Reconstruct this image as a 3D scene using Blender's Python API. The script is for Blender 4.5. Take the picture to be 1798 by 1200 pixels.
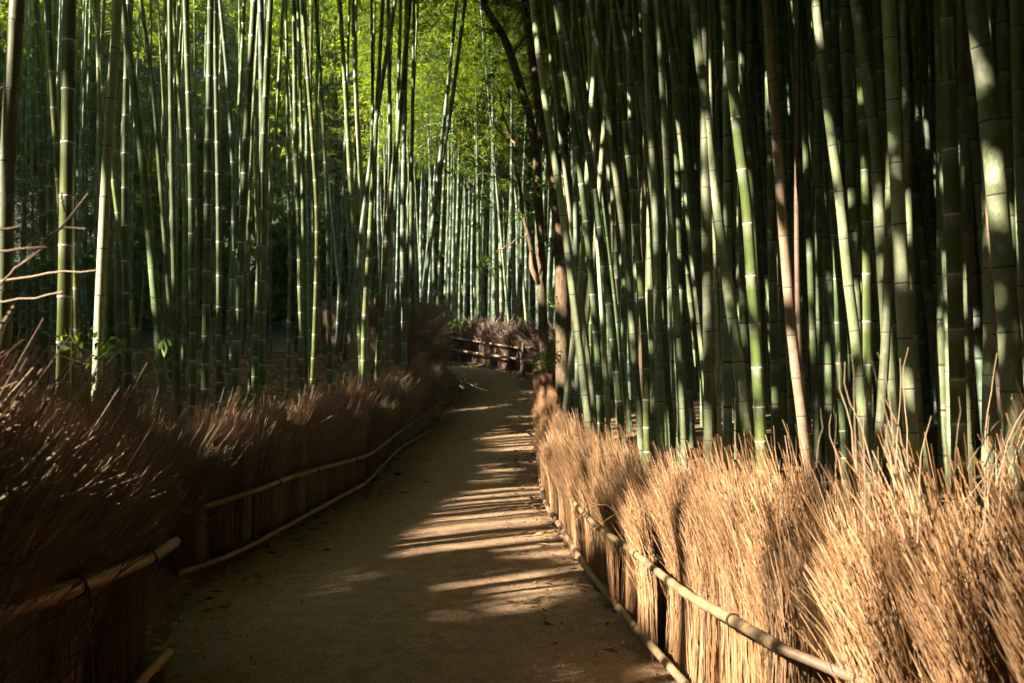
import bpy, math, random
import numpy as np
from mathutils import Vector, Matrix, Euler

for o in list(bpy.data.objects):
    bpy.data.objects.remove(o)
scene = bpy.context.scene
R = math.radians
SEED = 6
rnd = random.Random(11)
rng = np.random.default_rng(5)

# ------------------------------------------------------------------ camera, sky, sun, exposure
F, CX, HY, CH = 1500.0, 899.0, 585.0, 1.6          # focal length in photo pixels, centre column, horizon row, eye height
cam_d = bpy.data.cameras.new('camera')
cam_d.sensor_width = 36.0
cam_d.lens = 36.0 * F / 1798.0
cam_d.shift_y = -15.0 / 1798.0
cam_d.clip_start, cam_d.clip_end = 0.05, 400.0
cam_d.dof.use_dof = True
cam_d.dof.focus_distance = 9.0
cam_d.dof.aperture_fstop = 5.6
cam = bpy.data.objects.new('camera', cam_d)
scene.collection.objects.link(cam)
cam.location = (0, 0, CH)
cam.rotation_euler = (math.pi / 2, 0, 0)
scene.camera = cam

SUN_EL, SUN_BACK = 33.0, 29.0                        # sun stands to the left, this many degrees behind the camera plane
sd = Vector((-math.cos(R(SUN_BACK)) * math.cos(R(SUN_EL)), -math.sin(R(SUN_BACK)) * math.cos(R(SUN_EL)), math.sin(R(SUN_EL))))
world = bpy.data.worlds.new('World')
scene.world = world
world.use_nodes = True
wn = world.node_tree
bg = wn.nodes['Background']
sky = wn.nodes.new('ShaderNodeTexSky')
sky.sky_type = 'NISHITA'
sky.sun_disc = False
sky.sun_elevation = R(SUN_EL)
sky.sun_rotation = math.atan2(sd.x, sd.y)
wn.links.new(sky.outputs[0], bg.inputs[0])
bg.inputs[1].default_value = 0.05
sun_d = bpy.data.lights.new('sun', 'SUN')
sun_d.energy = 5.0
sun_d.angle = R(0.4)
sun_d.color = (1.0, 0.87, 0.68)
sun = bpy.data.objects.new('sun', sun_d)
scene.collection.objects.link(sun)
sun.rotation_euler = sd.to_track_quat('Z', 'Y').to_euler()

scene.view_settings.view_transform = 'Standard'
scene.view_settings.look = 'None'
scene.view_settings.gamma = 1.0
scene.view_settings.exposure = 2.4
cy = scene.cycles
cy.max_bounces = 4
cy.diffuse_bounces = 1
cy.glossy_bounces = 1
cy.transmission_bounces = 2
cy.transparent_max_bounces = 4
cy.use_denoising = True
cy.use_adaptive_sampling = True
cy.adaptive_threshold = 0.028
cy.adaptive_min_samples = 16
cy.debug_use_spatial_splits = True
cy.caustics_reflective = False
cy.caustics_refractive = False


def P(px, py, D):
    return Vector(((px - CX) / F * D, D, CH - (py - HY) / F * D))


# ------------------------------------------------------------------ helpers
class MB:
    def __init__(self):
        self.v, self.f, self.m, self.n, self.a = [], [], [], 0, []

    def add(self, verts, faces, mat=0, attr=None):
        verts = np.asarray(verts, dtype=np.float64).reshape(-1, 3)
        faces = np.asarray(faces, dtype=np.int64)
        self.v.append(verts)
        self.f.append(faces + self.n)
        self.m.append(np.full(len(faces), mat, dtype=np.int32) if np.isscalar(mat) else np.asarray(mat, dtype=np.int32))
        self.a.append(np.zeros(len(verts)) if attr is None else np.asarray(attr, dtype=np.float64))
        self.n += len(verts)

    def tris(self):
        return sum(len(f) * (f.shape[1] - 2) for f in self.f)

    def mesh(self, name, mats, smooth=True, attr=None):
        me = bpy.data.meshes.new(name)
        V = np.concatenate(self.v)
        loops = np.concatenate([f.ravel() for f in self.f])
        counts = np.concatenate([np.full(len(f), f.shape[1]) for f in self.f])
        starts = np.concatenate([[0], np.cumsum(counts)[:-1]])
        me.vertices.add(len(V))
        me.vertices.foreach_set('co', V.ravel())
        me.loops.add(len(loops))
        me.loops.foreach_set('vertex_index', loops.astype(np.int32))
        me.polygons.add(len(counts))
        me.polygons.foreach_set('loop_start', starts.astype(np.int32))
        me.polygons.foreach_set('loop_total', counts.astype(np.int32))
        me.polygons.foreach_set('material_index', np.concatenate(self.m))
        me.polygons.foreach_set('use_smooth', np.full(len(counts), smooth))
        for m in (mats if isinstance(mats, (list, tuple)) else [mats]):
            me.materials.append(m)
        if attr:
            at = me.attributes.new(attr, 'FLOAT', 'POINT')
            at.data.foreach_set('value', np.concatenate(self.a).astype(np.float32))
        me.update(calc_edges=True)
        return me


def obj(name, data, parent=None, loc=None, rot=None, scale=None):
    o = bpy.data.objects.new(name, data)
    scene.collection.objects.link(o)
    if parent is not None:
        o.parent = parent
    if loc is not None:
        o.location = loc
    if rot is not None:
        o.rotation_euler = rot
    if scale is not None:
        o.scale = scale
    return o


def tag(o, label, cat=None, group=None, kind=None):
    o['label'] = label
    if cat:
        o['category'] = cat
    if group:
        o['group'] = group
    if kind:
        o['kind'] = kind
    return o


def frames(pts):
    pts = np.asarray(pts, dtype=np.float64)
    t = np.gradient(pts, axis=0)
    t /= np.linalg.norm(t, axis=1)[:, None] + 1e-12
    ref = np.array([1.0, 0, 0]) if abs(t[0][0]) < 0.9 else np.array([0, 1.0, 0])
    n = np.empty_like(t)
    for i in range(len(t)):
        ref = ref - t[i] * ref.dot(t[i])
        ref = ref / (np.linalg.norm(ref) + 1e-12)
        n[i] = ref
    return t, n, np.cross(t, n)


def tube(mb, pts, radii, sides=6, mat=0, attr=None, cap=True, ringmats=None):
    pts = np.asarray(pts, dtype=np.float64)
    k = len(pts)
    radii = np.broadcast_to(np.asarray(radii, dtype=np.float64), (k,))
    t, n, b = frames(pts)
    ang = np.arange(sides) * 2 * math.pi / sides
    V = pts[:, None, :] + radii[:, None, None] * (np.cos(ang)[None, :, None] * n[:, None, :] + np.sin(ang)[None, :, None] * b[:, None, :])
    i = np.arange(k - 1)[:, None] * sides
    j = np.arange(sides)[None, :]
    j2 = (j + 1) % sides
    f = np.stack([i + j, i + j2, i + sides + j2, i + sides + j], axis=-1).reshape(-1, 4)
    m = mat
    if ringmats is not None:
        m = np.repeat(np.asarray(ringmats, dtype=np.int32), sides)
    a = None if attr is None else np.repeat(np.asarray(attr, dtype=np.float64), sides)
    mb.add(V.reshape(-1, 3), f, m, a)
    if cap:
        c = np.vstack([V[0], V[-1]])
        mb.add(c, [[sides - 1 - q for q in range(sides)], [sides + q for q in range(sides)]], 0 if ringmats is not None else mat)


def smooth_path(ctrl, n):
    c = np.array([tuple(p) for p in ctrl], dtype=np.float64)
    if len(c) == 2:
        u = np.linspace(0, 1, n)[:, None]
        return c[0] * (1 - u) + c[1] * u
    ext = np.vstack([2 * c[0] - c[1], c, 2 * c[-1] - c[-2]])
    d = np.concatenate([[0], np.cumsum(np.linalg.norm(np.diff(c, axis=0), axis=1))])
    out = []
    for s in np.linspace(0, d[-1], n):
        i = min(max(np.searchsorted(d, s) - 1, 0), len(c) - 2)
        u = (s - d[i]) / max(d[i + 1] - d[i], 1e-9)
        p0, p1, p2, p3 = ext[i], ext[i + 1], ext[i + 2], ext[i + 3]
        out.append(0.5 * (2 * p1 + (p2 - p0) * u + (2 * p0 - 5 * p1 + 4 * p2 - p3) * u * u + (3 * p1 - p0 - 3 * p2 + p3) * u ** 3))
    return np.array(out)


def unit(v):
    return v / (np.linalg.norm(v, axis=-1, keepdims=True) + 1e-12)


def leaves(mb, B, d, L, W, mat=0, seed=0, droop=0.25):
    """slender folded leaves: two faces each, base B, direction d"""
    g = np.random.default_rng(seed)
    n = len(B)
    d = unit(d)
    up = unit(g.normal(size=(n, 3)) + np.array([0, 0, 1.2]))
    s = unit(np.cross(d, up))
    L = np.broadcast_to(L, (n,))[:, None]
    W = np.broadcast_to(W, (n,))[:, None]
    nrm = np.cross(s, d)
    tip = B + d * L - np.array([0, 0, 1.0]) * L * droop
    mid = B + d * L * 0.42
    V = np.stack([B, mid + s * W * .5 + nrm * W * .12, tip, mid - s * W * .5 + nrm * W * .12], axis=1).reshape(-1, 3)
    i = np.arange(n)[:, None] * 4
    f = np.concatenate([i + np.array([[0, 1, 2]]), i + np.array([[0, 2, 3]])], axis=0)
    mb.add(V, f, mat)


# ------------------------------------------------------------------ materials
def new_mat(name):
    m = bpy.data.materials.new(name)
    m.use_nodes = True
    nt = m.node_tree
    return m, nt, nt.nodes['Principled BSDF']


def N(nt, typ, **kw):
    n = nt.nodes.new(typ)
    for k, v in kw.items():
        setattr(n, k, v)
    return n


def ramp(nt, fac, stops):
    r = N(nt, 'ShaderNodeValToRGB')
    el = r.color_ramp.elements
    while len(el) > 1:
        el.remove(el[-1])
    el[0].position, el[0].color = stops[0][0], (*stops[0][1], 1)
    for p, c in stops[1:]:
        e = el.new(p)
        e.color = (*c, 1)
    nt.links.new(fac, r.inputs[0])
    return r.outputs[0]


def noise(nt, scale, detail=4, rough=.55, vec=None, stretch=None):
    n = N(nt, 'ShaderNodeTexNoise')
    n.inputs['Scale'].default_value = scale
    n.inputs['Detail'].default_value = detail
    n.inputs['Roughness'].default_value = rough
    if vec is None:
        vec = N(nt, 'ShaderNodeTexCoord').outputs['Object']
    if stretch:
        mp = N(nt, 'ShaderNodeMapping')
        mp.inputs['Scale'].default_value = stretch
        nt.links.new(vec, mp.inputs[0])
        vec = mp.outputs[0]
    nt.links.new(vec, n.inputs['Vector'])
    return n.outputs['Fac']


def mixc(nt, fac, a, b, mode='MIX'):
    m = N(nt, 'ShaderNodeMix', data_type='RGBA', blend_type=mode)
    for s, v in ((0, fac), (6, a), (7, b)):
        if hasattr(v, 'is_linked'):
            nt.links.new(v, m.inputs[s])
        else:
            m.inputs[s].default_value = v if s == 0 else (*v, 1)
    return m.outputs[2]


def math_n(nt, op, a, b=None, c=None):
    m = N(nt, 'ShaderNodeMath', operation=op)
    for i, v in enumerate((a, b, c)):
        if v is None:
            continue
        if hasattr(v, 'is_linked'):
            nt.links.new(v, m.inputs[i])
        else:
            m.inputs[i].default_value = v
    return m.outputs[0]


def bump(nt, bsdf, h, strength, dist=.01):
    b = N(nt, 'ShaderNodeBump')
    b.inputs['Strength'].default_value = strength
    b.inputs['Distance'].default_value = dist
    nt.links.new(h, b.inputs['Height'])
    nt.links.new(b.outputs[0], bsdf.inputs['Normal'])


def culm_mat(name, c1, c2, bloom, lichen, rough=.42, lich_amt=.5):
    m, nt, b = new_mat(name)
    oi = N(nt, 'ShaderNodeObjectInfo')
    tc = N(nt, 'ShaderNodeTexCoord')
    add = N(nt, 'ShaderNodeVectorMath', operation='ADD')
    nt.links.new(tc.outputs['Object'], add.inputs[0])
    mul = N(nt, 'ShaderNodeVectorMath', operation='SCALE')
    mul.inputs[0].default_value = (37, 19, 53)
    nt.links.new(oi.outputs['Random'], mul.inputs['Scale'])
    nt.links.new(mul.outputs[0], add.inputs[1])
    v = add.outputs[0]
    streak = noise(nt, 14, 2, .6, v, (6, 6, .35))
    col = mixc(nt, streak, c1, c2)
    big = noise(nt, 3.2, 1, .6, v)
    at = N(nt, 'ShaderNodeAttribute', attribute_name='nd')
    # powdery bloom just under each node
    bl = ramp(nt, at.outputs['Fac'], [(0, (.25, .25, .25)), (.12, (0, 0, 0)), (.7, (0, 0, 0)), (1, (1, 1, 1))])
    blf = math_n(nt, 'MULTIPLY', bl, math_n(nt, 'MULTIPLY', big, 1.1))
    col = mixc(nt, blf, col, bloom)
    lf = ramp(nt, noise(nt, 9, 3, .7, v, (1, 1, .6)), [(.50, (0, 0, 0)), (.62, (1, 1, 1))])
    col = mixc(nt, math_n(nt, 'MULTIPLY', lf, lich_amt), col, lichen)
    spot = ramp(nt, noise(nt, 60, 1, .6, v), [(.63, (0, 0, 0)), (.72, (1, 1, 1))])
    col = mixc(nt, math_n(nt, 'MULTIPLY', spot, .35), col, (.03, .03, .018))
    hs = N(nt, 'ShaderNodeHueSaturation')
    nt.links.new(col, hs.inputs['Color'])
    nt.links.new(math_n(nt, 'MULTIPLY_ADD', oi.outputs['Random'], .024, .488), hs.inputs['Hue'])
    nt.links.new(math_n(nt, 'MULTIPLY_ADD', oi.outputs['Random'], .6, .7), hs.inputs['Value'])
    nt.links.new(hs.outputs[0], b.inputs['Base Color'])
    b.inputs['Roughness'].default_value = rough
    b.inputs['Specular IOR Level'].default_value = .4
    bump(nt, b, streak, .12, .004)
    return m


MC = {
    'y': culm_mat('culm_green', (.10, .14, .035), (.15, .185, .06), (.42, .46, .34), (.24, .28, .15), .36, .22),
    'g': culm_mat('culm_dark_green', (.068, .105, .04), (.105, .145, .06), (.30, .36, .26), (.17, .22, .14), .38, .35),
    't': culm_mat('culm_blue_green', (.095, .15, .10), (.145, .20, .14), (.38, .44, .36), (.24, .30, .22), .4, .4),
    'o': culm_mat('culm_grey_green', (.12, .15, .07), (.19, .22, .115), (.27, .29, .20), (.29, .30, .22), .5, .75),
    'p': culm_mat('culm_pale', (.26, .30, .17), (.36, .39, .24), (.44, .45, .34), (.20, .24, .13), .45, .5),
    'b': culm_mat('culm_dead_brown', (.19, .115, .075), (.28, .185, .13), (.33, .25, .19), (.33, .27, .22), .55, .4),
    'q': culm_mat('culm_golden_rail_lightened', (.34, .20, .085), (.46, .29, .13), (.42, .28, .15), (.28, .17, .08), .4, .3),  # golden-brown, colour lightened so the shaded rails read brighter
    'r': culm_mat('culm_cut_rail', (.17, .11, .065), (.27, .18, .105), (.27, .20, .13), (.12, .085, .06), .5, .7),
}


def plain(name, c1, c2, scale=40, rough=.7, bmp=.2, stretch=None):
    m, nt, b = new_mat(name)
    f = noise(nt, scale, 5, .6, None, stretch)
    nt.links.new(mixc(nt, f, c1, c2), b.inputs['Base Color'])
    b.inputs['Roughness'].default_value = rough
    if bmp:
        bump(nt, b, f, bmp, .01)
    return m


M_RING_W = plain('node_white', (.50, .47, .42), (.74, .72, .66), 90, .6, .1)
M_RING_D = plain('node_dark', (.035, .028, .018), (.13, .10, .07), 70, .7, .2)


def twig_mat(name, stops, rough=.6):
    m, nt, b = new_mat(name)
    ge = N(nt, 'ShaderNodeNewGeometry')
    c = ramp(nt, ge.outputs['Random Per Island'], stops)
    f = noise(nt, 60, 1, .6)
    c = mixc(nt, math_n(nt, 'MULTIPLY', f, .4), c, (.12, .066, .033))
    nt.links.new(c, b.inputs['Base Color'])
    b.inputs['Roughness'].default_value = rough
    b.inputs['Specular IOR Level'].default_value = .25
    return m


M_TWIG = twig_mat('brushwood', [(0, (.17, .08, .035)), (.35, (.33, .17, .075)), (.7, (.48, .28, .14)), (1, (.60, .43, .28))])
M_TWIG_OLD = twig_mat('brushwood_weathered', [(0, (.20, .135, .085)), (.5, (.37, .26, .165)), (1, (.56, .425, .30))])
M_TWIG_FAR = twig_mat('brushwood_grey', [(0, (.10, .06, .05)), (.5, (.19, .12, .10)), (1, (.34, .25, .20))])


def leaf_mat(name, stops, trans, tmul=1.0):
    m, nt, b = new_mat(name)
    nt.nodes.remove(b)
    ge = N(nt, 'ShaderNodeNewGeometry')
    oi = N(nt, 'ShaderNodeObjectInfo')
    fac = math_n(nt, 'FRACT', math_n(nt, 'ADD', ge.outputs['Random Per Island'], oi.outputs['Random']))
    c = ramp(nt, fac, stops)
    pr = N(nt, 'ShaderNodeBsdfPrincipled')
    pr.inputs['Roughness'].default_value = .45
    pr.inputs['Specular IOR Level'].default_value = .35
    nt.links.new(c, pr.inputs['Base Color'])
    tr = N(nt, 'ShaderNodeBsdfTranslucent')
    tc = mixc(nt, 1.0, c, (tmul * 1.25, tmul * 1.15, tmul * .45), 'MULTIPLY')
    nt.links.new(tc, tr.inputs['Color'])
    mx = N(nt, 'ShaderNodeMixShader')
    mx.inputs[0].default_value = trans
    nt.links.new(pr.outputs[0], mx.inputs[1])
    nt.links.new(tr.outputs[0], mx.inputs[2])
    nt.links.new(mx.outputs[0], nt.nodes['Material Output'].inputs[0])
    return m


M_LEAF = leaf_mat('bamboo_leaf', [(0, (.08, .155, .010)), (.5, (.14, .225, .014)), (.85, (.205, .26, .02)), (1, (.28, .25, .05))], .55, 2.5)
M_LEAF_TREE = leaf_mat('broad_leaf', [(0, (.04, .09, .015)), (.6, (.075, .14, .022)), (1, (.15, .20, .035))], .45, 2.2)
M_LEAF_FRESH = leaf_mat('fresh_leaf', [(0, (.10, .22, .02)), (1, (.18, .30, .04))], .45, 1.6)
M_LEAF_DRY = leaf_mat('dry_leaf', [(0, (.10, .05, .022)), (.4, (.22, .12, .05)), (.8, (.34, .21, .10)), (1, (.42, .30, .17))], .15)


def bark_mat(name, c1, c2, moss, moss_amt):
    m, nt, b = new_mat(name)
    f = noise(nt, 22, 7, .65, None, (1, 1, .35))
    c = mixc(nt, ramp(nt, f, [(.35, (0, 0, 0)), (.65, (1, 1, 1))]), c1, c2)
    g = ramp(nt, noise(nt, 4, 5, .6), [(.45, (0, 0, 0)), (.62, (1, 1, 1))])
    c = mixc(nt, math_n(nt, 'MULTIPLY', g, moss_amt), c, moss)
    nt.links.new(c, b.inputs['Base Color'])
    b.inputs['Roughness'].default_value = .85
    bump(nt, b, f, .8, .03)
    return m


M_BARK = bark_mat('bark', (.07, .042, .025), (.20, .13, .085), (.10, .10, .03), .45)
M_BARK_PALE = bark_mat('bark_pale', (.22, .13, .07), (.40, .26, .15), (.30, .20, .10), .3)


def ground_mat(name):
    m, nt, b = new_mat(name)
    big = noise(nt, .9, 5, .6)
    fine = noise(nt, 26, 6, .7)
    vo = N(nt, 'ShaderNodeTexVoronoi')
    vo.inputs['Scale'].default_value = 34
    nt.links.new(N(nt, 'ShaderNodeTexCoord').outputs['Object'], vo.inputs['Vector'])
    c = mixc(nt, fine, (.045, .027, .016), (.17, .10, .055))
    c = mixc(nt, math_n(nt, 'MULTIPLY', vo.outputs['Color'], .5), c, (.24, .14, .07))
    g = ramp(nt, big, [(.52, (0, 0, 0)), (.68, (1, 1, 1))])
    c = mixc(nt, math_n(nt, 'MULTIPLY', g, .45), c, (.045, .055, .018))
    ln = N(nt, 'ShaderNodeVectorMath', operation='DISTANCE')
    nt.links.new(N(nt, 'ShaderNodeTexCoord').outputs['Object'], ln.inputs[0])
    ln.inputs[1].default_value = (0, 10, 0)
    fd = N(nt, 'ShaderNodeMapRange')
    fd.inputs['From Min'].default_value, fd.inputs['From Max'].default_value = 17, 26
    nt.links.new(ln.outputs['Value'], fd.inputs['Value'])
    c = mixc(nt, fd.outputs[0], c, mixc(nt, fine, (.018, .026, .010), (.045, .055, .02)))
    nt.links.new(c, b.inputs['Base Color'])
    b.inputs['Roughness'].default_value = .95
    bump(nt, b, fine, .7, .03)
    return m


def path_mat(name):
    m, nt, b = new_mat(name)
    fine = noise(nt, 95, 3, .75)
    mid = noise(nt, 9, 5, .7)
    big = noise(nt, .8, 4, .55, None, (1.6, .5, 1))
    c = mixc(nt, ramp(nt, fine, [(.36, (0, 0, 0)), (.64, (1, 1, 1))]), (.125, .070, .038), (.54, .35, .21))
    c = mixc(nt, ramp(nt, mid, [(.36, (.75, .75, .75)), (.62, (0, 0, 0))]), c, (.15, .095, .056))
    c = mixc(nt, math_n(nt, 'MULTIPLY', ramp(nt, big, [(.4, (0, 0, 0)), (.7, (1, 1, 1))]), .5), c, (.21, .138, .08))
    peb = N(nt, 'ShaderNodeTexVoronoi')
    peb.inputs['Scale'].default_value = 42
    nt.links.new(N(nt, 'ShaderNodeTexCoord').outputs['Object'], peb.inputs['Vector'])
    pf = ramp(nt, peb.outputs['Distance'], [(.0, (1, 1, 1)), (.22, (0, 0, 0))])
    pk = ramp(nt, peb.outputs['Color'], [(.55, (0, 0, 0)), (.6, (1, 1, 1))])
    pf = math_n(nt, 'MULTIPLY', pf, pk)
    c = mixc(nt, math_n(nt, 'MULTIPLY', pf, .6), c, (.44, .36, .27))
    nt.links.new(c, b.inputs['Base Color'])
    b.inputs['Roughness'].default_value = .9
    h = math_n(nt, 'ADD', math_n(nt, 'MULTIPLY', fine, .7), math_n(nt, 'ADD', math_n(nt, 'MULTIPLY', pf, .6), math_n(nt, 'MULTIPLY', mid, 2.0)))
    bump(nt, b, h, .8, .012)
    return m


# ------------------------------------------------------------------ terrain
CL = np.array([(-.30, -14, 1.4), (-.30, -4, 1.4), (-.32, 2, 1.36), (-.46, 3.8, 1.26), (-.72, 5.6, 1.24), (-.72, 6.4, 1.13), (-.68, 7.6, 1.0), (-.6, 8.9, .91),
               (-.58, 11.3, .91), (-.40, 14.2, .80), (-.30, 17, .74), (-.45, 19, .74), (-.9, 20.3, .76), (-1.8, 21.4, .78), (-3.3, 22.4, .8),
               (-5.6, 23.4, .8), (-9, 24.6, .8), (-16, 26.5, .8)], dtype=np.float64)
CLs = smooth_path([(a, b_, c) for a, b_, c in CL], 160)


def smooth01(t):
    t = np.clip(t, 0, 1)
    return t * t * (3 - 2 * t)


def zp(y):
    y = np.asarray(y, dtype=np.float64)
    a = np.where(y < 11, 0, np.where(y < 13, .081 * (y - 11) ** 2 / 4, .081 * (y - 12)))
    b_ = .081 * 9 + .02 * (y - 21)
    return np.where(y < 21, a, b_)


CA, CB = CLs[:-1], CLs[1:]
CDX, CDY = CB[:, 0] - CA[:, 0], CB[:, 1] - CA[:, 1]
CL2 = CDX ** 2 + CDY ** 2


def path_dist(x, y):
    """signed distance beyond the path's edge, and side (+1 right of travel)"""
    x = np.asarray(x, dtype=np.float64)
    sh = x.shape
    x, y = x.ravel(), np.asarray(y, dtype=np.float64).ravel()
    D_, S_ = np.empty_like(x), np.empty_like(x)
    for i in range(0, len(x), 4000):
        xa, ya = x[i:i + 4000, None], y[i:i + 4000, None]
        u = np.clip(((xa - CA[:, 0]) * CDX + (ya - CA[:, 1]) * CDY) / CL2, 0, 1)
        ex, ey = xa - (CA[:, 0] + u * CDX), ya - (CA[:, 1] + u * CDY)
        d2 = ex * ex + ey * ey
        k = np.argmin(d2, axis=1)
        r = np.arange(len(k))
        D_[i:i + 4000] = np.sqrt(d2[r, k]) - (CA[k, 2] + u[r, k] * (CB[k, 2] - CA[k, 2]))
        S_[i:i + 4000] = np.sign(ex[r, k] * CDY[k] - ey[r, k] * CDX[k])
    return D_.reshape(sh), S_.reshape(sh)


def gz(x, y):
    d, s = path_dist(x, y)
    y = np.asarray(y, dtype=np.float64)
    x = np.asarray(x, dtype=np.float64)
    dp = np.maximum(d, 0)
    mound = np.exp(-((y - 16.8) / 1.9) ** 2)
    left = .30 * smooth01((d - .02) / .7) + .075 * dp + .32 * mound * smooth01((d - .0) / .35) * np.exp(-dp / 3)
    right = .06 * smooth01(d / .25) + .03 * dp
    bankv = np.where(s < 0, left, right)
    r = np.hypot(x * .9, (y - 10) * .8)
    hill = np.where(r > 28, .32 * (r - 28) + .004 * (r - 28) ** 2, 0)
    und = .05 * np.sin(x * 1.3 + .7 * y) * np.cos(y * .9 - .4 * x) * smooth01(dp / 1.5)
    return zp(np.minimum(y, 40)) + np.where(d < 0, -.035, bankv - .035 * (1 - smooth01(d / .05))) + np.minimum(hill, 26) + und


def gz1(x, y):
    return float(gz(np.array([x]), np.array([y]))[0])


def lines(segs):
    out = []
    for a, c, st in segs:
        out += list(np.arange(a, c, st))
    out.append(segs[-1][1])
    return np.array(out)


M_GROUND = ground_mat('forest_floor')
M_PATH = path_mat('trodden_gravel')
gx = lines([(-75, -20, 3.5), (-20, -7, .6), (-7, 3, .11), (3, 10, .5), (10, 75, 3.5)])
gy = lines([(-45, -6, 3), (-6, 0, .6), (0, 26, .17), (26, 34, .6), (34, 90, 3.5)])
X, Y = np.meshgrid(gx, gy)
Z = gz(X, Y)
mb = MB()
nx, ny = len(gx), len(gy)
ii = np.arange(nx - 1)[None, :] + np.arange(ny - 1)[:, None] * nx
mb.add(np.stack([X, Y, Z], -1), np.stack([ii, ii + 1, ii + nx + 1, ii + nx], -1).reshape(-1, 4))
tag(obj('ground', mb.mesh('ground', M_GROUND)), 'leaf-strewn brown forest floor under the bamboo', 'ground', kind='structure')

mb = MB()
K = len(CLs)
tang = np.gradient(CLs[:, :2], axis=0)
tang /= np.linalg.norm(tang, axis=1)[:, None]
nr = np.stack([tang[:, 1], -tang[:, 0]], 1)
U = np.linspace(-1, 1, 15)
prow = []
for i in range(K):
    for u in U:
        wob = 1 + .03 * math.sin(i * 1.7 + (3 if u > 0 else 0)) * abs(u)
        p = CLs[i, :2] + nr[i] * CLs[i, 2] * u * wob * 1.02
        prow.append((p[0], p[1], float(zp(min(p[1], 40))) + .012 * (1 - u * u) - .012 * u * u + .004 * math.sin(i * 2.1 + u * 5)))
ii = np.arange(14)[None, :] + np.arange(K - 1)[:, None] * 15
mb.add(prow, np.stack([ii, ii + 1, ii + 16, ii + 15], -1).reshape(-1, 4))
tag(obj('path', mb.mesh('path', M_PATH)), 'trodden brown gravel path winding into the grove', 'path', kind='structure')

# ------------------------------------------------------------------ bamboo
RING = {}
for k, mt in (('w', M_RING_W), ('d', M_RING_D)):
    mb = MB()
    tube(mb, [(0, 0, -1), (0, 0, -.55), (0, 0, 0), (0, 0, .6), (0, 0, 1)], [1.0, 1.055, 1.02, 1.06, 1.0], 14, cap=False)
    RING[k] = mb.mesh('node_ring', mt)


def culm_geo(ctrl, r0, H, sides, ring, lean_more=0.0, inter=.40, nodes_to=99, seed=0, base_gap=.24):
    """ctrl: world points from the ground up; returns builder, node list"""
    g = random.Random(seed)
    c = np.array([tuple(p) for p in ctrl])
    base = c[0].copy()
    last, prev = c[-1], c[-2]
    dirv = (last - prev) / max(last[2] - prev[2], .2)
    pts = [p for p in c]
    while pts[-1][2] - base[2] < H - .5:
        dirv = dirv * .9 + np.array([lean_more * .1 * (1 if dirv[0] >= 0 else -1), 0, .0])
        dirv[2] = 1
        step = min(2.2, H - (pts[-1][2] - base[2]))
        pts.append(pts[-1] + dirv * step)
    dense = smooth_path(pts, 90) - base
    seg = np.concatenate([[0], np.cumsum(np.linalg.norm(np.diff(dense, axis=0), axis=1))])
    tot = seg[-1]

    def at(s):
        return np.array([np.interp(s, seg, dense[:, k]) for k in range(3)])
    S, RR, ND, MT, nodes = [], [], [], [], []
    s, gap, ns = .08, base_gap * .5, [0.0]
    while s < min(tot - .3, nodes_to):
        ns.append(s)
        gap = min(gap + .03 + .012 * g.random(), inter * g.uniform(.94, 1.06))
        s += gap
    def rad(s_):
        flare = 1 + .14 * math.exp(-s_ / .25)
        return r0 * (1 - .72 * (s_ / tot) ** 1.25) * flare
    loops = [(0.0, 1.0, 0.0, 0)]
    for i, n0 in enumerate(ns[1:]):
        r = rad(n0)
        w = max(.0075, r * .17)
        nxt = ns[i + 2] if i + 2 < len(ns) else tot
        nodes.append((n0, r, w))
        if ring is None:
            loops += [(n0 - w * 1.6, 1.0, 1.0, 0), (n0 - w * .6, 1.035, 1.0, 0), (n0, .985, 0.0, 0), (n0 + w * .7, 1.035, 0.0, 0), (n0 + w * 2, 1.0, .03, 0), ((n0 + nxt) / 2, .992, .5, 0)]
        else:
            loops += [(n0 - w * 1.3, 1.0, 1.0, 0), (n0 - w, 1.05, 1.0, 1), (n0 + w * .3, 1.05, 0.0, 0), (n0 + w * 1.4, 1.0, .03, 0)]
    last_s = loops[-1][0]
    for q in range(1, 9):
        loops.append((last_s + (tot - last_s) * q / 8, 1.0, .4, 0))
    ls = np.array([l[0] for l in loops])
    pos = np.stack([np.interp(ls, seg, dense[:, k]) for k in range(3)], 1)
    rr = np.array([rad(l[0]) * l[1] for l in loops])
    mb = MB()
    tube(mb, pos, rr, sides, attr=[l[2] for l in loops], ringmats=[l[3] for l in loops[:-1]])
    return mb, base, nodes, at, tot


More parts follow.
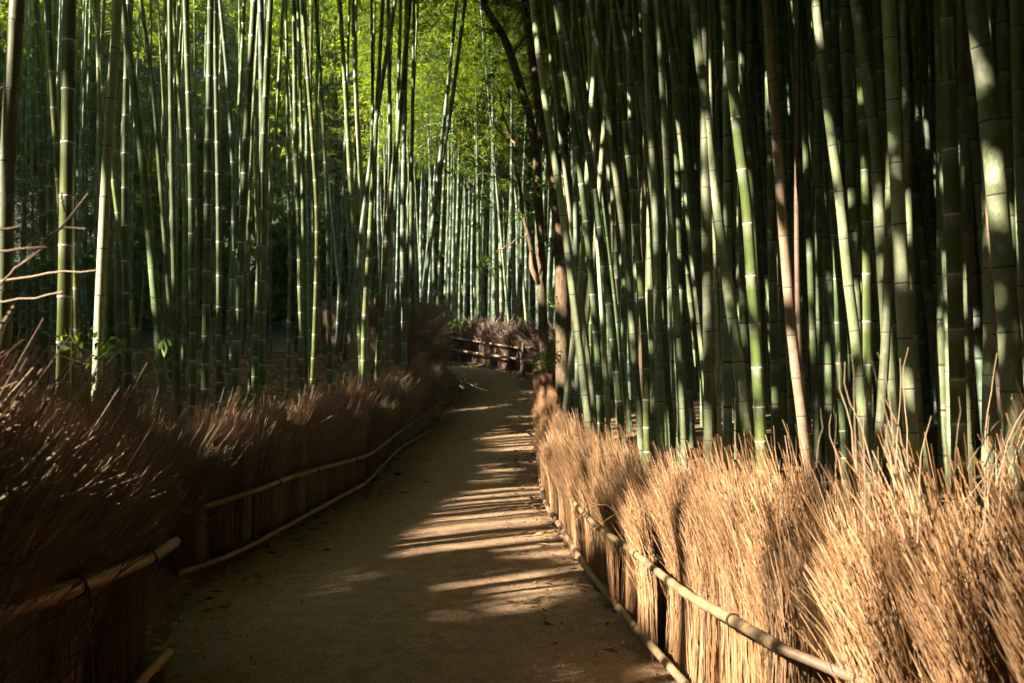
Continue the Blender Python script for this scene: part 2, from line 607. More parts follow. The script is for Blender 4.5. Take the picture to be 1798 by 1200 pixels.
# leafy tops: shared meshes
CROWNS, COARSE = [], []
for v in range(6):
    g = np.random.default_rng(100 + v)
    mb = MB()
    Bs, Ds = [], []
    nb = 46
    for i in range(nb):
        h = 5.2 * (i + g.random()) / nb
        a = i * 2.4 + g.normal() * .5
        ln = (1.55 - .19 * h) * g.uniform(.65, 1.2)
        d = np.array([math.cos(a), math.sin(a), g.uniform(.25, .9)])
        q = np.linspace(0, 1, 6)[:, None]
        p = np.array([0, 0, h]) + d * ln * q + np.array([0, 0, -.55]) * ln * q ** 2
        tube(mb, p, np.linspace(.011, .003, 6), 3, mat=1, cap=False)
        for k in range(9):
            u = .2 + .8 * (k + g.random()) / 9
            c0 = np.array([np.interp(u, q[:, 0], p[:, j]) for j in range(3)])
            sub = unit(d * .6 + g.normal(size=3) * .8)
            c1 = c0 + sub * g.uniform(.12, .38)
            tube(mb, [c0, c1], [.003, .0015], 3, mat=1, cap=False)
            m_ = g.integers(5, 9)
            t_ = g.uniform(.3, 1.05, m_)[:, None]
            Bs.append(c0 + (c1 - c0) * t_)
            Ds.append(sub * .8 + g.normal(size=(m_, 3)) * .75 + np.array([0, 0, -.15]))
    B_, D_ = np.concatenate(Bs), np.concatenate(Ds)
    leaves(mb, B_, D_, g.uniform(.10, .20, len(B_)), g.uniform(.016, .026, len(B_)), 0, 300 + v)
    CROWNS.append(mb.mesh('bamboo_foliage', [M_LEAF, MC['g']], smooth=False))
    mb = MB()
    pick = g.permutation(len(B_))[:185]
    leaves(mb, B_[pick] - D_[pick] * .1, D_[pick], g.uniform(.6, .95, 185), g.uniform(.25, .42, 185), 0, 400 + v)
    COARSE.append((np.concatenate(mb.v), np.concatenate(mb.f)))


def sun_lane(p):
    """chance to keep a leafy top at p: tops thinned out to let the low sun reach path and grove"""
    t = (p[0] - .6) / sd.x            # along the light to the plane x = .6
    if t < 0:
        return 1.0
    y, z = p[1] - t * sd.y, p[2] - t * sd.z
    if -1.4 < y < 20 and -2.7 < z < 4.0:
        return .01
    if -2.5 < y < 21 and -3.6 < z < 6.3:
        return .42
    t = (p[0] + 2) / sd.x
    y, z = p[1] - t * sd.y, p[2] - t * sd.z
    if p[0] < -4 and 15 < y < 38 and -1 < z < 13:
        return .03
    return 1.0


NB = [0]
TAKEN = []


def bamboo(ctrl, dia, mat, ring, label, group, near, H=None, sides=None, crown=True, zmax_nodes=None):
    NB[0] += 1
    sdv = NB[0]
    g = random.Random(sdv * 7 + 1)
    H = H or g.uniform(11.5, 14.5)
    mb, base, nodes, at, tot = culm_geo(ctrl, dia / 2, H, sides or (14 if near else 9), None if near else ring,
                                        inter=g.uniform(.36, .44) * (.8 + 2.0 * dia), seed=sdv)
    root = obj('bamboo', None, None, base)
    root.empty_display_size = .2
    tag(root, label, 'bamboo', group)
    obj('culm', mb.mesh('culm', [MC[mat], M_RING_W if ring == 'w' else M_RING_D], attr='nd'), root)
    if near:
        zt = zmax_nodes if zmax_nodes else CH + .40 * base[1] + .3
        for s, r, w in nodes:
            p = at(s)
            if p[2] + base[2] > zt:
                break
            q = at(s + .05) - at(s - .05)
            e = Vector(q).to_track_quat('Z', 'Y').to_euler()
            obj('node_ring', RING[ring], root, tuple(p), e, (r * 1.015, r * 1.015, w * (1.0 if ring == 'w' else .62)))
    if crown:
        for fr in ((.60, .82) if near else (.56, .70, .84)):
            p = at(tot * fr)
            if base[1] < 13 or p[2] + base[2] > CH + .46 * base[1] or g.random() > sun_lane(p + base):
                continue                               # tops above the picture belong to the canopy
            sc = g.uniform(.75, 1.15) * (1.25 - .55 * fr)
            obj('foliage', CROWNS[g.randrange(6)], root, tuple(p), (g.uniform(-.15, .15), g.uniform(-.15, .15), g.uniform(0, 6.28)), (sc, sc, sc * .9))
    TAKEN.append((base[0], base[1]))
    return root


def from_pixels(D, pix, lean_base=0.0):
    """photo points from low to high at depth D, continued down to the ground"""
    pts = [P(a, b_, D) for a, b_ in pix]
    p0, p1 = pts[0], pts[1]
    sl = (p1 - p0) / max(p1.z - p0.z, .05)
    z = gz1(p0.x, p0.y)
    if p0.z > z + .1:
        b0 = p0 - sl * (p0.z - z)
        b0.z = gz1(b0.x, b0.y) - .06
        pts = [b0] + pts
    else:
        pts[0].z = z - .06
    return pts


# label, material, ring, depth, width in photo pixels, photo points from low to high
HAND = [
    # left of the path
    ('stout grey bamboo at left edge of the picture, dim and out of focus', 'o', 'd', 5.2, 29, [(4, 600), (14, 275), (30, 0)]),
    ('green bamboo with white rings crossing behind the thick white-ringed culm at left', 'y', 'w', 7.6, 12, [(104, 330), (98, 250), (84, 0)]),
    ('thick olive green bamboo with white rings, second big culm from left edge', 'y', 'w', 6.2, 25, [(112, 640), (118, 300), (122, 0)]),
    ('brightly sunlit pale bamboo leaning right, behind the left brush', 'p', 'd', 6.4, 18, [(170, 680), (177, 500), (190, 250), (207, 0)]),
    ('short slim green stem beside the foot of the thick white-ringed culm', 'y', 'w', 7.2, 9, [(136, 680), (134, 560), (131, 420)]),
    ('dark broad bamboo sloping down rightward, right of the sunlit pale one', 'g', 'd', 8.6, 16, [(282, 640), (257, 350), (235, 150), (215, 5)]),
    ('dim slim bamboo crossing from upper left down behind dark sloping culm', 'g', 'd', 10.5, 10, [(297, 520), (270, 175), (247, 0)]),
    ('yellow-green thin bamboo tilting left with short joints, lit low down', 'y', 'w', 10.5, 10, [(237, 600), (220, 475), (202, 340), (186, 200)]),
    ('dark bamboo standing straight above the sprig of bright vine leaves', 'g', 'd', 9.8, 11, [(309, 600), (302, 300), (298, 0)]),
    ('upright green bamboo lit near its foot, just right of vine leaves', 'g', 'w', 9.5, 12, [(338, 650), (335, 300), (325, 0)]),
    ('dark green bamboo with closely spaced white rings, upright behind vine tip', 'g', 'w', 9.2, 14, [(360, 690), (366, 250), (370, 0)]),
    ('thin dark bamboo between two thicker ringed culms behind left brush', 'g', 'w', 10.0, 10, [(384, 710), (384, 400), (379, 120)]),
    ('bluish bamboo bending left at the top, pale streak along it', 't', 'w', 11.2, 9, [(406, 650), (410, 350), (400, 150), (386, 0)]),
    ('thick dark green bamboo leaning right with crisp white rings', 'g', 'w', 9.0, 14, [(411, 700), (432, 250), (446, 0)]),
    ('very thin green bamboo squeezed beside the leaning white-ringed culm', 'g', 'w', 12.0, 6, [(438, 660), (436, 500), (440, 300), (452, 60)]),
    ('dark green bamboo leaning right, its foot on the open leaf litter', 'g', 'w', 11.2, 11, [(445, 705), (460, 350), (470, 150), (475, 0)]),
    ('slim bamboo with foot in a sunlit patch of leaf litter, short of the slope', 'y', 'w', 15.0, 8, [(461, 615), (472, 420), (486, 200)]),
    ('thin bamboo standing alone in the middle of the open leaf litter', 'g', 'w', 14.0, 7, [(505, 672), (509, 500), (506, 300)]),
    ('straight dark bamboo rising full height, left of the bright yellow-footed one', 'g', 'w', 11.6, 10, [(530, 715), (525, 425), (519, 250), (516, 0)]),
    ('bamboo with bright yellow-green foot close behind the brush, bowing left above', 'y', 'w', 11.2, 9, [(545, 728), (552, 600), (557, 400), (549, 250), (533, 40)]),
    ('slim green bamboo bowing left, right of the yellow-footed culm', 'g', 'w', 13.0, 8, [(580, 692), (575, 400), (567, 200), (556, 40)]),
    ('thin grey-green twin just right of the slim bowing bamboo', 't', 'w', 14.0, 6, [(588, 660), (600, 420), (606, 250)]),
    ('bamboo curving left to the top, lit white rings near canopy', 'y', 'w', 12.2, 10, [(634, 640), (625, 450), (617, 350), (607, 175), (597, 0)]),
    ('brightest sunlit bamboo of the left grove, white along its middle', 'p', 'w', 12.6, 10, [(645, 640), (635, 350), (627, 200), (620, 25)]),
    ('blue-green bamboo slanting strongly right across its neighbours', 't', 'd', 12.0, 10, [(616, 700), (621, 590), (630, 450), (650, 290), (670, 150), (694, 0)]),
    ('upright green bamboo with lit foot at the brush, under slanting culm', 'y', 'w', 12.0, 10, [(636, 708), (640, 560), (650, 400)]),
    ('tall straight bamboo with a mottled pale top among bright leaves', 't', 'w', 13.0, 9, [(664, 700), (677, 560), (685, 300), (682, 40)]),
    ('green bamboo leaning right with rows of white rings near its foot', 'y', 'w', 12.4, 11, [(658, 702), (670, 550), (685, 350), (700, 225), (718, 20)]),
    ('smooth blue-green bamboo, straight, last thick culm before brush mound', 't', 'w', 13.2, 10, [(711, 678), (709, 560), (707, 400), (712, 120)]),
    ('slim blue-green bamboo a step left of the last thick culm', 't', 'w', 14.0, 8, [(685, 690), (690, 500), (697, 250), (702, 60)]),
    ('thin bamboo behind the brush mound, upright and shaded', 'g', 'd', 17.0, 8, [(727, 600), (722, 400), (725, 150)]),
    ('bamboo slanting right above the brush mound, reaching the lit leaves', 't', 'd', 19.0, 10, [(740, 555), (760, 375), (790, 200), (808, 70)]),
    ('bamboo slanting right beside the mound with a sunlit lower joint', 't', 'd', 18.0, 9, [(742, 540), (755, 430), (776, 250)]),
    # right of the path
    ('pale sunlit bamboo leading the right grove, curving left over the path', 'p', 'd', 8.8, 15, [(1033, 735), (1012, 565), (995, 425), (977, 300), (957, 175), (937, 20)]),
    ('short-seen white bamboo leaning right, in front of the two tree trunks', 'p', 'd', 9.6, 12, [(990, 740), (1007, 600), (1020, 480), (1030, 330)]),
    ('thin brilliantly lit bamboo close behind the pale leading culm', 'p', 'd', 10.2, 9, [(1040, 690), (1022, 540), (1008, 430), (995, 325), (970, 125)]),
    ('blue-green upright bamboo at the foot of the pale leading culm', 't', 'd', 10.0, 10, [(1012, 740), (1014, 640), (1012, 500)]),
    ('green bamboo leaning left with white joints, second of the leaning row', 'g', 'w', 8.6, 13, [(1056, 750), (1048, 600), (1030, 400), (1005, 200), (975, 0)]),
    ('dark green bamboo with white joints leaning left, third of leaning row', 'g', 'w', 8.4, 14, [(1092, 760), (1077, 600), (1065, 500), (1042, 325), (1015, 165), (982, 0)]),
    ('green-grey bamboo leaning left, long unbroken curve to the frame top', 'o', 'd', 8.2, 14, [(1124, 750), (1112, 600), (1100, 450), (1080, 300), (1060, 150), (1035, 0)]),
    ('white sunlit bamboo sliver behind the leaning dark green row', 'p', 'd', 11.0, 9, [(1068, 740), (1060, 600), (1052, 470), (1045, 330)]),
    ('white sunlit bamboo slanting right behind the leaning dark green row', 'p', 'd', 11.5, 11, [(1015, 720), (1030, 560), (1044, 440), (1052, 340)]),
    ('dark bamboo slanting across upper right grove, left of the pale straight one', 'g', 'd', 8.8, 13, [(1150, 470), (1137, 260), (1120, 150), (1088, 20)]),
    ('deep green glossy bamboo with white joints low behind the brush', 'y', 'w', 8.0, 13, [(1136, 770), (1132, 600), (1115, 380), (1095, 200)]),
    ('orange-brown dead bamboo, thin and straight inside the right grove', 'b', 'd', 9.4, 11, [(1126, 640), (1128, 500), (1131, 350), (1135, 150)]),
    ('pale grey bamboo standing straight, fairly thick, left of centre right grove', 'o', 'd', 7.6, 16, [(1160, 790), (1156, 600), (1150, 350), (1140, 200), (1133, 0)]),
    ('pale spotted bamboo with foot deep in the tan brush', 'o', 'd', 7.2, 13, [(1203, 830), (1192, 600), (1175, 350), (1160, 100)]),
    ('dark green bamboo hidden behind the pale spotted culm', 'g', 'd', 8.2, 12, [(1180, 780), (1170, 640), (1160, 470), (1142, 300)]),
    ('shaded bamboo leaning left high above the pale spotted culm', 'g', 'd', 8.4, 15, [(1236, 560), (1217, 350), (1195, 175), (1168, 20)]),
    ('mossy yellow-green bamboo, upright, foot just above the brush tips', 'o', 'd', 7.0, 19, [(1245, 815), (1244, 640), (1241, 450), (1238, 250)]),
    ('thin pale bamboo stem between mossy culm and the thick sunlit one', 'p', 'd', 7.4, 8, [(1263, 830), (1262, 700), (1258, 560)]),
    ('thick sunlit pale green bamboo leaning left, dark thin joints', 'o', 'd', 7.0, 21, [(1316, 800), (1292, 600), (1270, 450), (1250, 300), (1235, 150), (1217, 0)]),
    ('thick bright green bamboo with pale joints leaning slightly left', 'y', 'w', 6.8, 21, [(1336, 780), (1327, 600), (1320, 500), (1310, 350), (1297, 250), (1272, 0)]),
    ('dark thick bamboo behind the brush, right of thick bright green one', 'g', 'd', 7.8, 16, [(1336, 740), (1322, 400), (1305, 150), (1300, 0)]),
    ('reddish brown dead bamboo, thick, leaning left to the frame top', 'b', 'd', 6.6, 19, [(1410, 750), (1392, 600), (1375, 400), (1360, 200), (1345, 0)]),
    ('slim brown dead bamboo hugging the thick reddish brown one', 'b', 'd', 7.2, 10, [(1413, 750), (1403, 600), (1399, 400), (1400, 200)]),
    ('shaded dark bamboo just right of the two brown dead culms', 'g', 'd', 7.8, 13, [(1433, 740), (1424, 500), (1414, 250), (1402, 0)]),
    ('broad green-grey bamboo leaning left through patches of light', 'o', 'd', 6.4, 19, [(1521, 800), (1502, 595), (1490, 500), (1475, 350), (1455, 200), (1432, 0)]),
    ('dim green bamboo with white joints left of the broad patchy culm', 'g', 'w', 7.4, 15, [(1480, 760), (1472, 600), (1464, 350), (1453, 50)]),
    ('mottled grey bamboo leaning left, meeting another culm in an upside-down V', 'o', 'd', 6.2, 22, [(1556, 560), (1545, 400), (1537, 250), (1520, 125), (1503, 0)]),
    ('bamboo tilting right, crossing the mottled grey one', 'o', 'd', 6.0, 17, [(1541, 815), (1555, 600), (1561, 400), (1565, 200), (1565, 0)]),
    ('vivid green bamboo with white joints under the crossing culms', 'y', 'w', 6.8, 16, [(1522, 780), (1523, 595), (1520, 350), (1513, 175), (1506, 40)]),
    ('whitish bamboo with a speckled foot, lit only in its lower half', 'p', 'd', 5.6, 26, [(1612, 960), (1607, 905), (1597, 720), (1588, 570), (1578, 380)]),
    ('slim green-grey bamboo just right of the whitish speckled one', 'o', 'd', 6.2, 14, [(1625, 820), (1612, 720), (1600, 500), (1594, 300)]),
    ('bright green bamboo with bold white rings rising from the brush', 'y', 'w', 5.9, 27, [(1683, 1000), (1685, 830), (1679, 595), (1675, 450), (1667, 250), (1661, 0)]),
    ('pale thin bamboo peeping out left of the bold white-ringed one', 'o', 'd', 7.2, 12, [(1664, 600), (1655, 300), (1645, 0)]),
    ('grey shaded bamboo right behind the bold white-ringed one', 'o', 'd', 6.6, 18, [(1702, 830), (1700, 595), (1694, 250), (1688, 60)]),
    ('thick grey-green bamboo near right edge, leaning left, dark thin joints', 'o', 'd', 5.0, 38, [(1786, 880), (1772, 595), (1760, 450), (1747, 300), (1732, 150), (1712, 0)]),
    ('thin orange-brown cane on the left flank of the thick edge culm', 'b', 'd', 5.6, 8, [(1764, 860), (1748, 600), (1736, 400), (1722, 200)]),
    ('pale lichened bamboo between white-ringed culm and thick edge culm', 'p', 'd', 5.8, 22, [(1735, 830), (1736, 690), (1738, 560), (1736, 420)]),
    ('dark bamboo cut by the right edge of the picture', 'o', 'd', 5.2, 26, [(1806, 700), (1797, 400), (1788, 100)]),
]
for lab, mt, rg, D, w, pix in HAND:
    bamboo(from_pixels(D, pix), w / F * D, mt, rg, lab, 'bamboo culms lining the path', True)


def spaced(x, y, dmin):
    return all((x - a) ** 2 + (y - c) ** 2 > dmin * dmin for a, c in TAKEN)


def filler(n, D0, D1, px0, px1, mats, lean0, lean1, dia0, dia1, label, group, dmin=.3, side=0, wD=1.0):
    made, tries = 0, 0
    while made < n and tries < 6000:
        tries += 1
        D = D0 + (D1 - D0) * rnd.random() ** wD
        px = rnd.uniform(px0, px1)
        x = (px - CX) / F * D
        d, s = path_dist(np.array([x]), np.array([D]))
        if d[0] < .75 or (side and s[0] != side) or not spaced(x, D, dmin):
            continue
        far_fence = (x - .71) * 5 + (D - 19) * 2.71
        if D > 18.5 and side == 0 and far_fence < 3.2:
            continue
        z = gz1(x, D) - .06
        ln = rnd.uniform(lean0, lean1)
        ly = rnd.uniform(-.03, .03)
        bow = rnd.uniform(-.12, .12)
        ctrl = [Vector((x, D, z)), Vector((x + ln * 2 + bow, D + ly * 2, z + 2)), Vector((x + ln * 4.4 + bow, D + ly * 4.4, z + 4.4)), Vector((x + ln * 7.5, D + ly * 7.5, z + 7.5))]
        mt = rnd.choice(mats)
        rt = bamboo(ctrl, rnd.uniform(dia0, dia1), mt, rnd.choice('wwd' if side < 0 else 'wdd'), label, group, False)
        zz = CH + (HY - 450) / F * D
        SEEN_FILL.append((CX + F * (x + ln * (zz - z)) / D, rt, mt, label))
        made += 1
    return made


ORD = ['first', 'second', 'third', 'fourth', 'fifth', 'sixth', 'seventh', 'eighth', 'ninth', 'tenth', 'eleventh', 'twelfth', 'thirteenth', 'fourteenth', 'fifteenth', 'sixteenth', 'seventeenth', 'eighteenth', 'nineteenth', 'twentieth']
SEEN_FILL = []
filler(72, 9.5, 26, 0, 760, 'gggtyo', -.05, .05, .06, .10, 'back-row culm', 'back rows of the left grove', .42, -1, .8)
filler(80, 21.5, 36, 640, 1010, 'tttttgttgo', -.03, .05, .10, .15, 'distant-stand culm', 'distant stand beyond the bend', .34, 0, .9)
filler(70, 8.6, 22, 1000, 1795, 'ggggoot', -.13, -.02, .08, .12, 'back-row culm', 'dark depth of the right grove', .42, 1, .8)
MARKS = sorted([(14, 'stout dim culm at left edge'), (117, 'thick white-ringed olive culm'), (179, 'sunlit pale leaning culm'), (269, 'dark culm sloping down rightward'), (336, 'green culm by the vine leaves'),
                (425, 'thick dark leaning culm'), (463, 'culm leaning over open leaf litter'), (526, 'full-height straight dark culm'), (575, 'slim left-bowing culm'), (637, 'slanting blue-green culm'),
                (680, 'mottled-top straight culm'), (708, 'last thick culm before the mound'), (751, 'slanting culm above the mound'), (800, 'fence rail ends'), (860, 'middle of far fence'), (920, 'far fence post'), (950, 'leaning tree trunk'), (986, 'thicker tree trunk'),
                (997, 'pale culm leading the right grove'), (1056, 'third culm of the leaning row'), (1100, 'long-curved leaning culm'), (1153, 'pale grey straight culm'), (1182, 'pale spotted culm'),
                (1243, 'mossy upright culm'), (1270, 'thick sunlit leaning culm'), (1316, 'thick bright green culm'), (1379, 'thick reddish brown culm'), (1484, 'broad patchy culm'), (1523, 'vivid green culm'),
                (1560, 'right-tilting culm'), (1592, 'whitish speckled culm'), (1675, 'bold white-ringed culm'), (1760, 'thick culm near right edge')])
TONE = {'g': 'dark green', 't': 'blue-green', 'y': 'yellow-green', 'o': 'grey-green', 'p': 'pale', 'b': 'brown dead'}
tally = {}
for px, root, mt, kind in sorted(SEEN_FILL, key=lambda q: q[0]):
    mk = [m for m in MARKS if m[0] <= px]
    where, side_w = (mk[-1][1], 'right of') if mk else (MARKS[0][1], 'left of')
    key = (where, side_w, mt, kind)
    tally[key] = tally.get(key, 0) + 1
    root['label'] = '%s %s %s, %s %s' % (ORD[min(tally[key] - 1, 19)], TONE[mt], kind, side_w, where)
print('bamboos', NB[0])

# ------------------------------------------------------------------ the mass behind: further culms and leafy tops
mb = MB()
cnt = 0
for _ in range(9000):
    x, y = rnd.uniform(-34, 30), rnd.uniform(-10, 50)
    deep = rnd.random() < .42
    if deep:
        x, y = rnd.uniform(1.5, 9), rnd.uniform(7.2, 18)
    D = math.hypot(x, y)
    if cnt > 1120 or D < 4:
        continue
    d, s = path_dist(np.array([x]), np.array([y]))
    if d[0] < 1.3:
        continue
    inframe = y > 0 and abs(x) < .62 * y
    if inframe and y < (15 if x < 0 else 7.2):
        continue
    if inframe and y < 24 and x < 0 and rnd.random() < .5:
        continue
    if y > 17 and (x - .71) * 5 + (y - 19) * 2.71 < 4 and x < 1:
        continue
    if not spaced(x, y, .36 if deep else .45):
        continue
    TAKEN.append((x, y))
    z = gz1(x, y) - .1
    ln, ly = rnd.uniform(-.08, .06), rnd.uniform(-.04, .04)
    if s[0] > 0:
        ln -= .04
    Hh = rnd.uniform(11, 14)
    r = rnd.uniform(.04, .065)
    hh = np.arange(0, Hh, .42)
    pos = np.stack([x + ln * hh, y + ly * hh, z + hh], 1)
    k = len(hh)
    pos2 = np.repeat(pos, 2, axis=0)
    pos2[1::2, 2] += .022
    rr = np.repeat(r * (1 - .7 * (hh / Hh) ** 1.3), 2)
    tube(mb, pos2, rr, 5, attr=np.tile([1.0, 0.0], k), ringmats=(np.tile([1, 0], k)[:-1]) * 3 + rnd.choice([0, 0, 1, 2]) * np.tile([0, 1], k)[:-1])
    cnt += 1
for _ in range(75):                                    # thin culms added out of view at left to stripe the path with shadow
    y = rnd.uniform(-7, 7)
    x = -rnd.uniform(max(2.9, .66 * y + .4), 10)
    if not spaced(x, y, .3):
        continue
    TAKEN.append((x, y))
    z, ln, ly = gz1(x, y) - .1, rnd.uniform(-.05, .05), rnd.uniform(-.05, .05)
    hh = np.arange(0, 9.5, .5)
    tube(mb, np.stack([x + ln * hh, y + ly * hh, z + hh], 1), rnd.uniform(.016, .034) * (1 - .07 * hh), 5, attr=np.zeros(len(hh)), ringmats=np.zeros(len(hh) - 1, dtype=int))
print('thicket', cnt, mb.tris())
tag(obj('bamboo_thicket', mb.mesh('bamboo_thicket', [MC['g'], MC['t'], MC['o'], M_RING_D], attr='nd')), 'dense dark mass of bamboo culms filling the grove behind', 'bamboo thicket', kind='stuff')

rnd = random.Random(SEED)
col = bpy.data.collections.new('leafy_tops')
for i, me in enumerate(CROWNS):
    o = bpy.data.objects.new('leafy_top_%02d' % i, me)
    col.objects.link(o)
pts, rots, scs, idx = [], [], [], []


high = MB()  # coarse, mostly out-of-view tops, oversized and spaced to steer sun and shade


def crown_pt(p, s):
    rot = (rnd.uniform(-.25, .25), rnd.uniform(-.25, .25), rnd.uniform(0, 6.28))
    k = rnd.randrange(6)
    if p[1] > 13 and abs(p[0]) < .68 * p[1] and p[2] < CH + .44 * p[1] and p[1] < 44:
        pts.append(p)
        rots.append(rot)
        scs.append(s)
        idx.append(k)
    else:
        v, f = COARSE[k]
        high.add(v * s @ np.array(Euler(rot).to_matrix()).T + np.array(p), f)


for gx_ in np.arange(-28, 24, 1.6):
    for gy_ in np.arange(-24, 44, 1.6):
        x, y = gx_ + rnd.uniform(-.8, .8), gy_ + rnd.uniform(-.8, .8)
        d, s = path_dist(np.array([x]), np.array([y]))
        z = gz1(x, y) + rnd.uniform(6.8, 9.2) + (1.5 if d[0] < .4 else 0)
        if y > 17 and abs(x + 1.5) < .3 * y:
            z -= rnd.uniform(0, 2.4)
        if rnd.random() < sun_lane((x, y, z + 2.2)):
            crown_pt((x, y, z), rnd.uniform(.8, 1.2))
            if y > 22 and abs(x) < .7 * y:
                crown_pt((x + rnd.uniform(-.8, .8), y, z + rnd.uniform(3, 5)), rnd.uniform(.9, 1.3))
for _ in range(110):                                   # tall wood behind, closing off the sky
    y = rnd.uniform(31, 43)
    crown_pt((rnd.uniform(-.62, .5) * y, y, rnd.uniform(7, 15)), rnd.uniform(1.4, 2.0))
for _ in range(3):  # tall tops added out of view to shade the near left grove
    crown_pt((rnd.uniform(-20, -13), rnd.uniform(-.5, 5), rnd.uniform(10.5, 12)), rnd.uniform(1.0, 1.3))
for _ in range(45):                                   # tall tops added further left to shade the left grove
    crown_pt((rnd.uniform(-30, -20), rnd.uniform(4, 34), rnd.uniform(9.5, 11)), rnd.uniform(1.1, 1.4))
for _ in range(500):                                   # leafy edge of the wood all round
    a = rnd.uniform(-math.pi, math.pi)
    r = rnd.uniform(31, 46)
    x, y = math.sin(a) * r, 10 + math.cos(a) * r
    crown_pt((x, y, gz1(x, y) + rnd.uniform(-1, 9)), rnd.uniform(1.2, 2.0))
for _ in range(520):                                   # undergrowth where the ground starts to climb
    a = rnd.uniform(-math.pi, math.pi)
    r = rnd.uniform(27, 37)
    x, y = math.sin(a) * r / .9, 10 + math.cos(a) * r / .8
    crown_pt((x, y, gz1(x, y) - rnd.uniform(1.0, 3.0)), rnd.uniform(1.0, 1.5))
me = bpy.data.meshes.new('bamboo_canopy')
me.from_pydata(pts, [], [])
for nm, tp, val in (('rot', 'FLOAT_VECTOR', np.array(rots).ravel()), ('sc', 'FLOAT', np.array(scs)), ('idx', 'INT', np.array(idx))):
    a = me.attributes.new(nm, tp, 'POINT')
    a.data.foreach_set('vector' if tp == 'FLOAT_VECTOR' else 'value', val)
canopy = obj('bamboo_canopy', me)
tag(canopy, 'leafy green bamboo canopy closing over the grove', 'canopy', kind='stuff')
ng = bpy.data.node_groups.new('canopy', 'GeometryNodeTree')
ng.interface.new_socket('Geometry', in_out='INPUT', socket_type='NodeSocketGeometry')
ng.interface.new_socket('Geometry', in_out='OUTPUT', socket_type='NodeSocketGeometry')
gi, go = ng.nodes.new('NodeGroupInput'), ng.nodes.new('NodeGroupOutput')
iop = ng.nodes.new('GeometryNodeInstanceOnPoints')
ci = ng.nodes.new('GeometryNodeCollectionInfo')
ci.inputs[0].default_value = col
ci.inputs['Separate Children'].default_value = True
iop.inputs['Pick Instance'].default_value = True


def named(nm, tp):
    n = ng.nodes.new('GeometryNodeInputNamedAttribute')
    n.data_type = tp
    n.inputs['Name'].default_value = nm
    return n.outputs['Attribute']


ng.links.new(gi.outputs[0], iop.inputs['Points'])
ng.links.new(ci.outputs[0], iop.inputs['Instance'])
ng.links.new(named('idx', 'INT'), iop.inputs['Instance Index'])
e2r = ng.nodes.new('FunctionNodeEulerToRotation')
ng.links.new(named('rot', 'FLOAT_VECTOR'), e2r.inputs[0])
ng.links.new(e2r.outputs[0], iop.inputs['Rotation'])
ng.links.new(named('sc', 'FLOAT'), iop.inputs['Scale'])
ng.links.new(iop.outputs[0], go.inputs[0])
canopy.modifiers.new('canopy', 'NODES').node_group = ng
print('canopy', len(pts), 'high', high.tris())
tag(obj('shade_canopy', high.mesh('shade_canopy', M_LEAF, smooth=False)), 'high leafy bamboo roof, mostly out of view, shaped to shade path and grove', 'canopy', kind='stuff')

# ------------------------------------------------------------------ brushwood fences


def bundle_mesh(name, mat, seed, n=290, spread=.034, bend=.082, fuzz=.014, thick=.0018, fork=1, straight=.50, fdir=.13, crook=.0036, taper=.55):
    g = np.random.default_rng(seed)
    mb = MB()
    lean = g.normal(size=2) * fuzz * 1.5
    strands = [(g.normal() * spread * .5, g.normal() * spread, lean[0] + g.normal() * fuzz * .5, lean[1] + g.normal() * fuzz * .6, g.uniform(.85, 1.15)) for _ in range(7)]
    for i in range(n):
        sx, sy, fx, fy, sb = strands[i % 7]
        h = g.uniform(.80, 1.0) if g.random() < .72 else g.uniform(.5, 1.18)
        bx, by = sx + g.normal() * spread * .3, sy + g.normal() * spread * .5
        k = 8
        t = np.linspace(0, 1, k)
        u = np.clip((t - straight) / (1 - straight), 0, 1)
        be = bend * sb * g.uniform(.7, 1.3)
        stray = 2.6 if g.random() < .07 else 1.0
        fz = np.array([fx, fy]) + g.normal(size=2) * fuzz * stray
        wob = np.cumsum(g.normal(size=(k, 2)) * crook, axis=0) + t[:, None] * g.normal(size=2) * .014
        x = bx * (1 - .2 * t) + be * h * (u ** 2.0 + .05 * t) + fz[0] * u ** 1.3 + wob[:, 0]
        y = by + fz[1] * 1.2 * u ** 1.3 + wob[:, 1]
        z = t * h - .25 * be * h * u ** 2
        p = np.stack([x, y, z - .02], 1)
        th = thick * g.uniform(.6, 1.5)
        tube(mb, p, th * (1 - taper * t), 3, cap=taper < .5)
        for q in range(fork):
            a = g.integers(5, 7)
            d = unit((p[a + 1] - p[a])[None])[0] + g.normal(size=3) * fdir
            L = g.uniform(.07, .20)
            c1 = p[a] + d * L * .5
            c2 = c1 + (d + g.normal(size=3) * fdir * .7 + np.array([.05, 0, .1])) * L * .5
            tube(mb, [p[a], c1, c2], [th * .62, th * .5, th * .35], 3, cap=False)
    return mb.mesh(name, mat, smooth=False)


BUN = [bundle_mesh('brush_bundle', M_TWIG, 40 + i) for i in range(6)]
BUN_OLD = [bundle_mesh('brush_bundle', M_TWIG_OLD, 60 + i, 210, .055, .075, .030, .0023, 2, .5, .30, .006, .4) for i in range(5)]
BUN_BUSH = [bundle_mesh('brush_bundle', M_TWIG_OLD, 90 + i, 190, .066, .065, .040, .0023, 3, .50, .36, .008, .35) for i in range(4)]
BUN_FAR = [bundle_mesh('brush_bundle', M_TWIG_FAR, 80 + i, 110, .10, .04, .05, .005, 2, .65, .3) for i in range(4)]


M_CORD = plain('palm_cord', (.018, .013, .010), (.06, .042, .03), 120, .9, .3)


